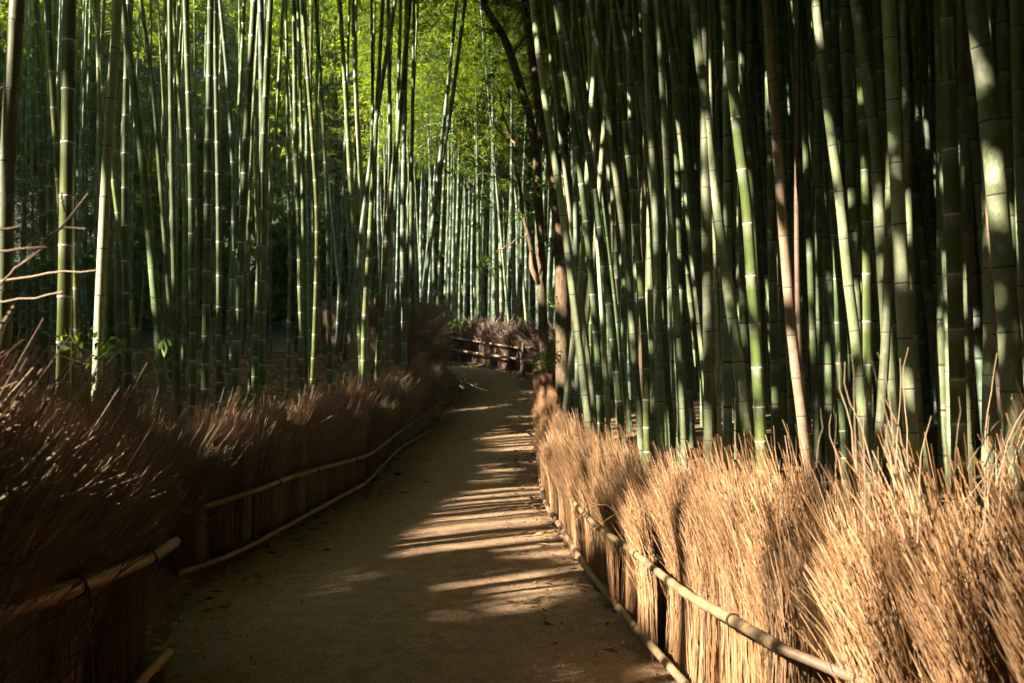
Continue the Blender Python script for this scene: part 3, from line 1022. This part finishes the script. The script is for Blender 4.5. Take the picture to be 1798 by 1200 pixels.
def fence(name, label, line, height, bunches, layers, toward, bend_scale=1.0, zoff=0.0):
    """line: (x, y) along the fence; layers: (spacing function of y, offset from line)"""
    pl = smooth_path([(a, c, 0) for a, c in line], 200)
    seg = np.concatenate([[0], np.cumsum(np.linalg.norm(np.diff(pl, axis=0), axis=1))])
    root = obj(name, None, None, (pl[0][0], pl[0][1], gz1(pl[0][0], pl[0][1])))
    tag(root, label, 'fence')
    g = random.Random(len(label))
    n = 0
    for spacing, off, hs in layers:
        s = g.random() * .05
        while s < seg[-1]:
            p = np.array([np.interp(s, seg, pl[:, k]) for k in range(2)])
            p2 = np.array([np.interp(min(s + .1, seg[-1]), seg, pl[:, k]) for k in range(2)])
            p1 = np.array([np.interp(max(s - .1, 0), seg, pl[:, k]) for k in range(2)])
            t = p2 - p1
            t = t / np.linalg.norm(t)
            nrm = np.array([t[1], -t[0]]) * (1 if toward == 'r' else -1)     # towards the path
            q = p - nrm * off + nrm * g.gauss(0, .012)
            ang = math.atan2(nrm[1], nrm[0]) + g.gauss(0, .22)
            hgt = height(p[1]) * hs * g.uniform(.88, 1.1)
            w = min(spacing(p[1]) / .09, 1.7)
            bs = bend_scale * g.uniform(.75, 1.3) * hgt
            obj('brush_bundle', bunches[g.randrange(len(bunches))], root,
                (q[0] - root.location.x, q[1] - root.location.y, zp(q[1]) + zoff - root.location.z),
                (g.gauss(0, .04), g.gauss(0, .04), ang), (bs, max(.8, w) * g.uniform(.85, 1.2) * (hgt + .3) / 1.3, hgt))
            s += spacing(p[1]) * g.uniform(.8, 1.25)
            n += 1
    print(name, n)
    return root


def rail(root, name, pts, r0, r1, seed, inter=.22, sides=10, mat='r'):
    """a bamboo rail along world points, with its joints"""
    g = random.Random(seed)
    dense = smooth_path(pts, 60)
    seg = np.concatenate([[0], np.cumsum(np.linalg.norm(np.diff(dense, axis=0), axis=1))])
    tot = seg[-1]
    loops, s = [(0, 1.0, 0)], inter * .4
    while s < tot - .03:
        loops += [(s - .022, 1.0, .8), (s - .007, 1.09, 1), (s, .99, 0), (s + .008, 1.07, 0), (s + .024, 1.0, .05)]
        loops.append((s + inter * .5, .97, .5))
        s += inter * g.uniform(.8, 1.2)
    loops = [l for l in loops if l[0] < tot] + [(tot, 1.0, .5)]
    ls = np.array([l[0] for l in loops])
    pos = np.stack([np.interp(ls, seg, dense[:, k]) for k in range(3)], 1)
    rr = np.array([(r0 + (r1 - r0) * l[0] / tot) * l[1] for l in loops])
    mb = MB()
    loc = np.array(root.location)
    tube(mb, pos - loc, rr, sides, attr=[l[2] for l in loops])
    obj(name, mb.mesh(name, MC[mat], attr='nd'), root)
    if name == 'upper_rail' and tot > .8:              # cord lashings round the rail
        s = g.uniform(.15, .5)
        while s < tot - .1:
            c0 = np.array([np.interp(s, seg, dense[:, k]) for k in range(3)])
            t0 = np.array([np.interp(min(s + .05, tot), seg, dense[:, k]) for k in range(3)]) - c0
            t0 = unit(t0[None])[0]
            n0 = unit(np.cross(t0, [0, 0, 1.0])[None])[0]
            b0 = np.cross(n0, t0)
            rr0 = (r0 + (r1 - r0) * s / tot) * 1.16
            th = np.linspace(0, 4 * math.pi, 26)
            loop = c0 + rr0 * (np.cos(th)[:, None] * n0 + np.sin(th)[:, None] * b0) + t0 * (th / (4 * math.pi) * .012)[:, None]
            loop = np.vstack([loop, loop[-1] + n0 * .006 + np.array([0, 0, -.03]), loop[-1] + n0 * .012 + np.array([0, 0, -.055])])
            mb = MB()
            tube(mb, loop - loc, .0032, 5)
            obj('cord_tie', mb.mesh('cord_tie', M_CORD), root)
            s += g.uniform(.75, 1.15)


# right of the path
RL = [(1.85, .75), (1.42, 1.6), (1.14, 2.25), (.97, 2.8), (.86, 3.4), (.80, 3.8), (.72, 4.3), (.63, 4.9), (.53, 5.6), (.43, 6.8), (.35, 7.9), (.37, 10.8), (.45, 14), (.50, 17.6)]
hR = lambda y: float(np.interp(y, [1, 2.5, 4, 5.5, 8, 11, 15, 18], [1.32, 1.08, .88, .81, .72, .62, .58, .56]))
sp = lambda a, b_: (lambda y: a if y < 7 else b_)
fr = fence('brush_fence', 'sunlit tan brushwood fence curving along the right side of the path', RL, hR, BUN,
           [(sp(.095, .15), .07, 1.0), (sp(.12, .19), .20, 1.05), (lambda y: .7 if y < 4.5 else .38, -.01, .9)], 'l', 1.0)
rail(fr, 'lower_rail', [P(1215, 1215, 3.68), P(1140, 1130, 4.22), P(1085, 1066, 4.84)], .020, .022, 1)
rail(fr, 'lower_rail', [P(1086, 1064, 4.86), P(1030, 998, 5.56), P(1000, 950, 6.25), P(982, 922, 6.8)], .022, .019, 2, .18)
rail(fr, 'lower_rail', [P(981, 921, 6.82), P(957, 880, 7.85), P(946, 820, 9.9), P(941, 768, 12.4)], .022, .018, 3, .3)
rail(fr, 'upper_rail', [P(1800, 1330, 1.95), P(1620, 1243, 2.2), P(1500, 1192, 2.45), P(1366, 1137, 2.66)], .0155, .0165, 4, .2)
rail(fr, 'upper_rail', [P(1370, 1138, 2.65), P(1300, 1097, 2.9), P(1210, 1046, 3.4), P(1140, 993, 4.0)], .0205, .018, 5, .17)
rail(fr, 'upper_rail', [P(1141, 993, 4.02), P(1095, 957, 4.55), P(1048, 925, 5.1), P(1004, 878, 6.05)], .019, .015, 6, .2)
rail(fr, 'upper_rail', [P(1003, 877, 6.1), P(975, 835, 7.3), P(957, 780, 9.5), P(948, 738, 12.2)], .017, .015, 7, .3)

# left of the path, the long stretch
LL = [(-2.62, 3.3), (-2.45, 4.4), (-2.2, 5.4), (-2.0, 6.1), (-1.78, 7.4), (-1.58, 8.8), (-1.56, 11.2), (-1.24, 14.3)]
hL = lambda y: float(np.interp(y, [5, 8, 11, 14.5], [.92, .88, .88, .74]))
fl = fence('brush_fence', 'long shaded brushwood fence with two rails, left of the path, tips catching sun', LL, hL, BUN_OLD,
           [(lambda y: .10, .07, .95), (lambda y: .12, .18, 1.12)], 'r', .9)
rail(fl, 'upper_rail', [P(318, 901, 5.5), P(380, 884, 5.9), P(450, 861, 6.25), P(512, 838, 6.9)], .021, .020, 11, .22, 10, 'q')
rail(fl, 'upper_rail', [P(510, 838, 6.88), P(560, 824, 7.4), P(640, 801, 8.6), P(672, 782, 9.6), P(720, 746, 11.9), P(778, 707, 14.1)], .021, .017, 12, .3)
rail(fl, 'lower_rail', [P(312, 1008, 5.42), P(380, 985, 5.75), P(450, 953, 6.25), P(560, 893, 7.4), P(640, 850, 8.6)], .02, .02, 13, .3)
rail(fl, 'lower_rail', [P(642, 848, 8.65), P(700, 790, 11.0), P(735, 768, 12.4), P(776, 741, 14.1)], .019, .017, 14, .3)

# left, nearest stretch
NLn = [(-1.18, .5), (-1.26, 1.3), (-1.36, 2.2), (-1.52, 3.2), (-1.70, 4.15)]
hN = lambda y: float(np.interp(y, [.5, 1.5, 2.4, 3.2, 4.2], [1.48, 1.50, 1.42, 1.22, 1.00]))
fn = fence('brush_fence', 'near dark brushwood fence at lower left, bushy tips lit from behind', NLn, hN, BUN_BUSH,
           [(lambda y: .075, .15, .92), (lambda y: .085, .26, 1.02), (lambda y: .10, .38, 1.05)], 'r', .85)
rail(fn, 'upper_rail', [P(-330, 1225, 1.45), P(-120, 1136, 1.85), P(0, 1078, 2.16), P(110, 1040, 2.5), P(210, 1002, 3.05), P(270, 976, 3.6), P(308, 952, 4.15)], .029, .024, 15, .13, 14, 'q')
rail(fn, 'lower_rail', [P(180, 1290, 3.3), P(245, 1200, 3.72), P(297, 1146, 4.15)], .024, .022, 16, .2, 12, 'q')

# mound beside the bend
ML = [(-1.35, 14.9), (-1.28, 16.0), (-1.36, 17.2), (-1.75, 18.6), (-2.7, 19.9), (-4.2, 20.9)]
fm = fence('brush_fence', 'bushy brown brushwood on the bank where the path bends', ML, lambda y: float(np.interp(y, [15, 16.5, 18, 20], [.72, 1.05, 1.25, 1.2])), BUN_BUSH,
           [(lambda y: .13, .12, .62), (lambda y: .14, .38, .9), (lambda y: .17, .65, 1.05)], 'r', 1.6, .40)
rail(fm, 'upper_rail', [P(748, 627, 17.2), P(762, 606, 17.6), P(784, 597, 18.2)], .022, .02, 17, .3)
rail(fm, 'upper_rail', [P(752, 590, 17.4), P(772, 574, 17.9), P(785, 563, 18.3)], .022, .02, 18, .3)

# across the end
FLn = [(.95, 18.6), (.35, 19.7), (-.6, 21.5), (-2.0, 24.0), (-4.5, 26.0)]
ff = fence('brush_fence', 'dark stick fence with two pale rails across the far bend', FLn, lambda y: .98, BUN_FAR,
           [(lambda y: .085, .13, .95), (lambda y: .13, .30, 1.12)], 'l', 1.0)
rail(ff, 'upper_rail', [P(779, 591.5, 23.7), P(850, 602, 21.6), P(921, 613, 19.6)], .030, .028, 19, .5)
rail(ff, 'upper_rail', [P(917, 610.5, 19.7), P(950, 611, 18.9)], .022, .02, 20, .5)
rail(ff, 'lower_rail', [P(779, 612, 23.6), P(850, 622.5, 21.4), P(916, 631.5, 19.6)], .032, .03, 21, .5)
rail(ff, 'lower_rail', [P(917, 633, 19.5), P(955, 636, 18.8)], .026, .024, 22, .5)
for px, D in ((918, 19.55), (790, 23.3)):
    b0 = P(px, 640, D)
    z0 = gz1(b0.x, b0.y)
    mb = MB()
    loc = np.array(ff.location)
    tube(mb, np.array([(b0.x, b0.y - .02, z0 - .1), (b0.x, b0.y - .02, z0 + .5), (b0.x + .01, b0.y - .02, z0 + .75)]) - loc, [.04, .038, .035], 8)
    obj('post', mb.mesh('post', M_BARK), ff)

# ------------------------------------------------------------------ loose twigs at the near left brush and in the near right brush


def twig(root, pts, r0, r1, n=9, mat=M_TWIG):
    mb = MB()
    p = smooth_path(pts, n)
    g = np.random.default_rng(int(abs(p[0][0] * 1000)))
    p[1:-1] += g.normal(size=(n - 2, 3)) * .0018
    tube(mb, p - np.array(root.location), np.linspace(r0, r1, n), 6)
    obj('stray_twig', mb.mesh('stray_twig', mat), root)


for D, pix in ((1.9, [(-150, 640), (-40, 540), (0, 498), (60, 445), (110, 395), (155, 340)]),
               (1.9, [(60, 440), (105, 403), (150, 402)]), (1.9, [(112, 372), (110, 355), (108, 338)]),
               (1.8, [(-120, 455), (0, 440), (40, 437), (82, 434)]), (1.8, [(20, 480), (48, 458), (78, 434)]),
               (1.7, [(-140, 430), (-40, 408), (0, 402), (38, 397)]), (2.0, [(-100, 535), (20, 528), (75, 520), (110, 513)]),
               (1.75, [(-90, 190), (-30, 170), (0, 158), (8, 152)]), (2.0, [(-60, 500), (0, 495), (90, 480), (170, 475)])):
    twig(fn, [P(a, c, D) for a, c in pix], .0032, .0020, 9, M_TWIG_OLD)
for k in range(46):
    D = rnd.uniform(1.7, 2.9)
    a, c = rnd.uniform(1430, 1790), rnd.uniform(820, 960)
    dx = rnd.uniform(-60, 60) + (40 if a > 1650 else -30)
    hgt = rnd.uniform(90, 230)
    twig(fr, [P(a, c, D), P(a + dx * .3, c - hgt * .4, D + .03), P(a + dx * .75, c - hgt * .75, D + .05), P(a + dx * 1.0 + rnd.uniform(-15, 15), c - hgt, D + .04)], .0017, .0008, 7, M_TWIG_OLD)
for pts_ in ([(1010, 915), (1051, 884), (1084, 900)], [(1036, 875), (1040, 848), (1030, 820)], [(1036, 875), (1051, 884)], [(1027, 945), (1055, 920), (1084, 900)]):
    twig(fr, [P(a, c, 4.6) for a, c in pts_], .0022, .0014, 5)

# ------------------------------------------------------------------ the two trees by the bend


def tree(label, D, trunk, wid, limbs, clusters, nleaf, base_flare=1.35):
    pts_ = [P(a, c, D) for a, c in trunk]
    b0 = pts_[0].copy()
    b0.z = gz1(b0.x, b0.y) - .05
    if pts_[0].z > b0.z + .1:
        pts_ = [b0] + pts_
        wid = [wid[0] * base_flare] + list(wid)
    root = obj('tree', None, None, b0)
    tag(root, label, 'tree')
    loc = np.array(b0)
    mb = MB()
    p = smooth_path(pts_, 40)
    r = np.interp(np.linspace(0, 1, 40), np.linspace(0, 1, len(wid)), np.array(wid) / F * D / 2)
    g = np.random.default_rng(len(label))
    r = r * (1 + .06 * g.normal(size=40))
    tube(mb, p - loc, r, 12)
    obj('trunk', mb.mesh('trunk', M_BARK), root)
    for lp, w0, w1, Dl in limbs:
        mb = MB()
        q = smooth_path([P(a, c, Dl) for a, c in lp], 14)
        q[1:-1] += g.normal(size=(12, 3)) * .015
        tube(mb, q - loc, np.linspace(w0, w1, 14) / F * Dl / 2, 7)
        obj('limb', mb.mesh('limb', M_BARK_PALE if w0 < 9 else M_BARK), root)
    mb = MB()
    Bs, Ds = [], []
    for a, c, Dc, rad in clusters:
        c0 = np.array(P(a, c, Dc))
        for _ in range(max(3, int(rad * 9))):
            e = c0 + g.normal(size=3) * rad * np.array([.6, .6, .42])
            tube(mb, [c0, (c0 + e) / 2 + g.normal(size=3) * .04, e], [.006, .004, .002], 3, mat=1, cap=False)
            m_ = int(nleaf)
            t_ = g.uniform(.35, 1.05, m_)[:, None]
            Bs.append(c0 + (e - c0) * t_ + g.normal(size=(m_, 3)) * .05)
            Ds.append(g.normal(size=(m_, 3)) + np.array([0, 0, -.35]))
    B_, D_ = np.concatenate(Bs) - loc, np.concatenate(Ds)
    mb.v = [v - loc if i < len(mb.v) else v for i, v in enumerate(mb.v)]
    leaves(mb, B_, D_, g.uniform(.05, .095, len(B_)), g.uniform(.022, .04, len(B_)), 0, 77, .15)
    obj('crown', mb.mesh('crown', [M_LEAF_TREE, M_BARK], smooth=False), root)
    return root


cl1 = []
for a, c, r in ((860, 60, .7), (900, 40, .6), (930, 90, .6), (880, 130, .7), (850, 175, .6), (915, 180, .5), (835, 215, .5), (870, 240, .6), (900, 260, .5), (825, 285, .45),
                (855, 300, .55), (890, 310, .5), (925, 290, .4), (840, 345, .45), (870, 360, .5), (900, 380, .35), (835, 390, .3), (800, 190, .4), (785, 240, .35), (850, 455, .28), (872, 478, .22),
                (830, 460, .25), (925, 340, .35), (960, 330, .3), (965, 420, .25), (800, 300, .35)):
    cl1.append((a, c, 15.6 + rnd.uniform(-.9, .9), r))
for _ in range(30):
    cl1.append((rnd.uniform(820, 990), rnd.uniform(-420, 40), 15.5 + rnd.uniform(-1.5, 1.5), rnd.uniform(.5, .9)))
tree('leaning brown tree trunk with small dark leaves, beside the far bend', 16.2,
     [(966, 690), (955, 600), (952, 500), (946, 360), (942, 280), (934, 230), (928, 195), (910, 140), (898, 100), (882, 60), (855, 18), (838, -40), (815, -160), (800, -330)],
     [17, 15, 15, 15, 15, 14, 14, 14, 13, 13, 12, 11, 9, 5],
     [([(945, 500), (937, 455), (929, 420), (918, 370), (913, 330), (900, 280)], 9, 5, 16.0), ([(905, 258), (893, 225), (880, 185), (872, 150)], 5, 2.5, 15.7),
      ([(905, 255), (888, 232), (870, 228)], 4, 2, 15.6), ([(926, 412), (910, 420), (890, 430), (870, 445)], 3.5, 1.5, 15.8),
      ([(940, 270), (965, 200), (980, 90), (985, -80)], 8, 4, 16.3), ([(900, 100), (930, 40), (945, -60)], 7, 3, 16.3)], cl1, 26)
cl2 = [(a, c, 14.8 + rnd.uniform(-.6, .6), r) for a, c, r in ((965, 160, .5), (945, 130, .4), (930, 165, .4), (955, 200, .4), (985, 250, .3), (975, 60, .6), (950, 20, .6), (940, -60, .8), (965, -140, .9), (920, -150, .9), (900, -240, 1.0), (990, -220, .9))]
tree('thicker straight mossy tree trunk in front of the bend, right side', 14.9,
     [(990, 720), (988, 600), (988, 500), (982, 400), (973, 310), (962, 245), (950, 200), (938, 120), (925, 20), (912, -120), (900, -300)],
     [30, 27, 26, 25, 22, 19, 15, 14, 12, 9, 5], [([(975, 320), (990, 250), (1000, 150), (1005, 20)], 11, 5, 15.0), ([(950, 200), (930, 185), (905, 190)], 5, 2, 14.8)], cl2, 24)

# broken branch hanging at the leaning trunk
mb = MB()
bp = [P(945, 503, 15.9), P(941, 488, 15.85), P(934, 470, 15.85), P(931, 440, 15.9)]
rootp = np.array(bp[0])
tube(mb, smooth_path(bp, 10) - rootp, np.array([.004, .03, .05, .055, .052, .05, .048, .045, .042, .04]), 7)
tag(obj('broken_branch', mb.mesh('broken_branch', M_BARK_PALE), None, rootp), 'splintered tan branch hanging against the leaning tree trunk', 'branch')


def shrub(label, D, centre, spots, nl, L, W, mat, seed, stem_to=None, stemr=.004):
    g = np.random.default_rng(seed)
    c0 = np.array(P(*centre, D))
    root = obj('shrub', None, None, c0)
    tag(root, label, 'shrub')
    ms, ml = MB(), MB()
    for a, c in spots:
        e = np.array(P(a, c, D + g.normal() * .06))
        q = smooth_path([c0, (c0 + e) / 2 + g.normal(size=3) * .05 + np.array([0, 0, .04]), e], 7)
        tube(ms, q - c0, np.linspace(stemr, stemr * .4, 7), 5)
        t = g.uniform(.3, 1.05, nl)[:, None]
        B_ = c0 + (e - c0) * t + g.normal(size=(nl, 3)) * .012 * L / .05
        D_ = unit((e - c0)[None]) * .8 + g.normal(size=(nl, 3)) * .8
        leaves(ml, B_ - c0, D_, g.uniform(.7, 1.2, nl) * L, g.uniform(.7, 1.2, nl) * W, 0, seed + len(ml.v), .2)
    obj('stem', ms.mesh('stem', M_BARK), root)
    obj('foliage', ml.mesh('foliage', mat, smooth=False), root)


shrub('small green shrub with glossy leaves at the foot of the tree trunks', 14.2, (965, 655),
      [(932, 635), (945, 625), (955, 610), (965, 600), (975, 605), (980, 620), (940, 605), (970, 590), (950, 640), (978, 635)], 22, .085, .035, M_LEAF_FRESH, 5)
shrub('low green plant against the far fence, left part of it', 22.6, (800, 580), [(790, 568), (800, 562), (812, 566), (822, 572), (830, 570), (808, 574)], 26, .10, .04, M_LEAF_TREE, 6)
shrub('low green plant growing behind the far fence, right part', 21.0, (915, 578), [(900, 566), (912, 560), (925, 566), (905, 570), (930, 572)], 22, .09, .035, M_LEAF_TREE, 7)
shrub('small leafy stem beside the thicker tree trunk, at mid height', 14.4, (972, 545), [(962, 530), (966, 520), (972, 512), (978, 522), (968, 538)], 12, .07, .03, M_LEAF_FRESH, 8)
shrub('patch of dark creeper leaves among the near left brush tips', 3.9, (150, 640), [(110, 590), (130, 585), (165, 578), (200, 600), (215, 585), (225, 605), (95, 605), (180, 610)], 6, .05, .028, M_LEAF_TREE, 9, stemr=.002)
shrub('tuft of bright green weeds behind the long left fence', 8.4, (430, 715), [(420, 702), (432, 700), (440, 706), (425, 708)], 8, .05, .02, M_LEAF_FRESH, 10, stemr=.002)

# vine sprig with bright leaves above the brush
vr = obj('vine_sprig', None, None, P(285, 618, 4.4))
tag(vr, 'curling vine sprig with bright sunlit leaves above the left brush', 'vine')
loc = np.array(vr.location)
for pix, r0 in (([(215, 512), (265, 522), (290, 533), (305, 548), (320, 577)], .0028), ([(262, 602), (300, 592), (330, 583), (358, 580), (368, 568), (373, 560)], .003),
                ([(300, 597), (311, 575), (318, 562), (330, 583)], .002), ([(372, 565), (371, 585), (369, 603)], .0022), ([(285, 600), (278, 612), (268, 640)], .0015)):
    mb = MB()
    q = smooth_path([P(a, c, 4.4) for a, c in pix], 12)
    tube(mb, q - loc, np.linspace(r0, r0 * .7, 12), 6)
    obj('stem', mb.mesh('stem', M_LEAF_FRESH), vr)


def leaf_obj(root, base, tip, width, mat=M_LEAF_FRESH):
    b0, t0 = np.array(base), np.array(tip)
    d = t0 - b0
    s = unit(np.cross(d, np.array([0, 1.0, .3]))[None])[0]
    nn = unit(np.cross(s, d)[None])[0]
    rows = []
    for u, w in ((0, .02), (.15, .6), (.38, 1.0), (.62, .82), (.85, .36), (1, .02)):
        c = b0 + d * u + nn * .10 * width * math.sin(u * 3)
        rows += [c - s * width * .5 * w + nn * .10 * width * w, c, c + s * width * .5 * w + nn * .10 * width * w]
    f = []
    for i in range(5):
        f += [[i * 3, i * 3 + 1, i * 3 + 4, i * 3 + 3], [i * 3 + 1, i * 3 + 2, i * 3 + 5, i * 3 + 4]]
    mb = MB()
    mb.add(np.array(rows) - np.array(root.location), f)
    obj('leaf', mb.mesh('leaf', mat), root)


for b0, t0, w in (((287, 598), (288, 628), .036), ((284, 598), (279, 614), .026), ((293, 597), (301, 608), .024), ((372, 562), (377, 556), .016), ((371, 560), (367, 556), .016),
                  ((373, 563), (380, 565), .016), ((368, 582), (361, 600), .016), ((340, 583), (342, 590), .012), ((318, 565), (322, 572), .012), ((369, 602), (371, 612), .012)):
    leaf_obj(vr, P(*b0, 4.4), P(*t0, 4.36), w)

# ------------------------------------------------------------------ ground litter, roots
mb = MB()
n = 100000
xs, ys = rng.uniform(-14, 1.6, n), rng.uniform(1.5, 27, n)
d, s = path_dist(xs, ys)
keep = ((s < 0) & (d > .05)) | ((s > 0) & (d > .0) & (d < .9)) | ((d > -1.4) & (rng.random(n) < .8 * np.exp(np.minimum(d, 0) / .16) + .015))
xs, ys = xs[keep], ys[keep]
zs = np.maximum(gz(xs, ys), np.where(d[keep] < .03, zp(ys) - .005, -9)) + .012
a = rng.uniform(0, 6.28, len(xs))
leaves(mb, np.stack([xs, ys, zs], 1), np.stack([np.cos(a), np.sin(a), rng.uniform(-.05, .25, len(xs))], 1), rng.uniform(.05, .13, len(xs)), rng.uniform(.012, .03, len(xs)), 0, 9, .02)
tag(obj('leaf_litter', mb.mesh('leaf_litter', M_LEAF_DRY, smooth=False)), 'dry fallen leaves scattered over the grove floor', 'leaf litter', kind='stuff')

M_ROOT = plain('dark_root', (.02, .013, .008), (.05, .033, .02), 30, .8, .3)  # one even, very dark brown for the roots
mb = MB()
n = 5200
ys = 2.6 + 17 * rng.random(n) ** 1.6
us = np.clip(rng.normal(0, .75, n), -1.1, 1.1)
cx_, hw_ = np.interp(ys, CLs[:110, 1], CLs[:110, 0]), np.interp(ys, CLs[:110, 1], CLs[:110, 2])
q = np.stack([cx_ + us * hw_, ys, zp(ys) + .006], 1)
sz = rng.uniform(.003, .009, n)[:, None]
oct_ = np.array([(1, 0, 0), (0, 1, 0), (-1, 0, 0), (0, -1, 0), (0, 0, .7), (0, 0, -.7)])
V = q[:, None, :] + sz[:, None] * (oct_[None] * rng.uniform(.6, 1.4, (n, 6, 1)) + rng.normal(0, .15, (n, 6, 3)))
ff_ = np.array([(0, 1, 4), (1, 2, 4), (2, 3, 4), (3, 0, 4), (1, 0, 5), (2, 1, 5), (3, 2, 5), (0, 3, 5)])
mb.add(V.reshape(-1, 3), (np.arange(n)[:, None, None] * 6 + ff_[None]).reshape(-1, 3))
tag(obj('gravel', mb.mesh('gravel', plain('grit', (.10, .075, .05), (.36, .28, .2), 12, .9, 0), smooth=False)), 'loose grit scattered over the trodden path', 'gravel', kind='stuff')
root = obj('tree_roots', None, None, P(830, 680, 17.0))
tag(root, 'dark exposed roots creeping onto the path edge by the mossy bank', 'roots')
loc = np.array(root.location)
for pix in ([(808, 660), (820, 668), (835, 672), (836, 680)], [(820, 672), (838, 681), (855, 686)], [(812, 690), (825, 694), (838, 699)], [(806, 676), (816, 684), (822, 692)]):
    mb = MB()
    q = []
    for a_, c_ in pix:
        Dg = 17.0
        for _ in range(30):
            Dg = F * (CH - float(zp(Dg)) - .03) / (c_ - HY)
        q.append(P(a_, c_, Dg))
    q = smooth_path(q, 12)
    for w_ in q:
        w_[2] = max(w_[2], gz1(w_[0], w_[1]) + .01)
    tube(mb, q - loc, np.linspace(.014, .007, 12), 7)
    obj('root', mb.mesh('root', M_ROOT), root)

hz = MB()
c8 = np.array([(x, y, z) for x in (-74.0, 74.0) for y in (-44.0, 89.0) for z in (-2.0, 46.0)])
hz.add(c8, [[0, 1, 3, 2], [4, 6, 7, 5], [0, 4, 5, 1], [2, 3, 7, 6], [0, 2, 6, 4], [1, 5, 7, 3]])
m = bpy.data.materials.new('haze')
m.use_nodes = True
nt = m.node_tree
nt.nodes.remove(nt.nodes['Principled BSDF'])
pv = nt.nodes.new('ShaderNodeVolumePrincipled')
pv.inputs['Density'].default_value = .0004
pv.inputs['Color'].default_value = (.85, .93, 1, 1)
nt.links.new(pv.outputs[0], nt.nodes['Material Output'].inputs['Volume'])
tag(obj('haze', hz.mesh('haze', m, smooth=False)), 'thin pale haze hanging in the grove air', 'haze', kind='stuff')
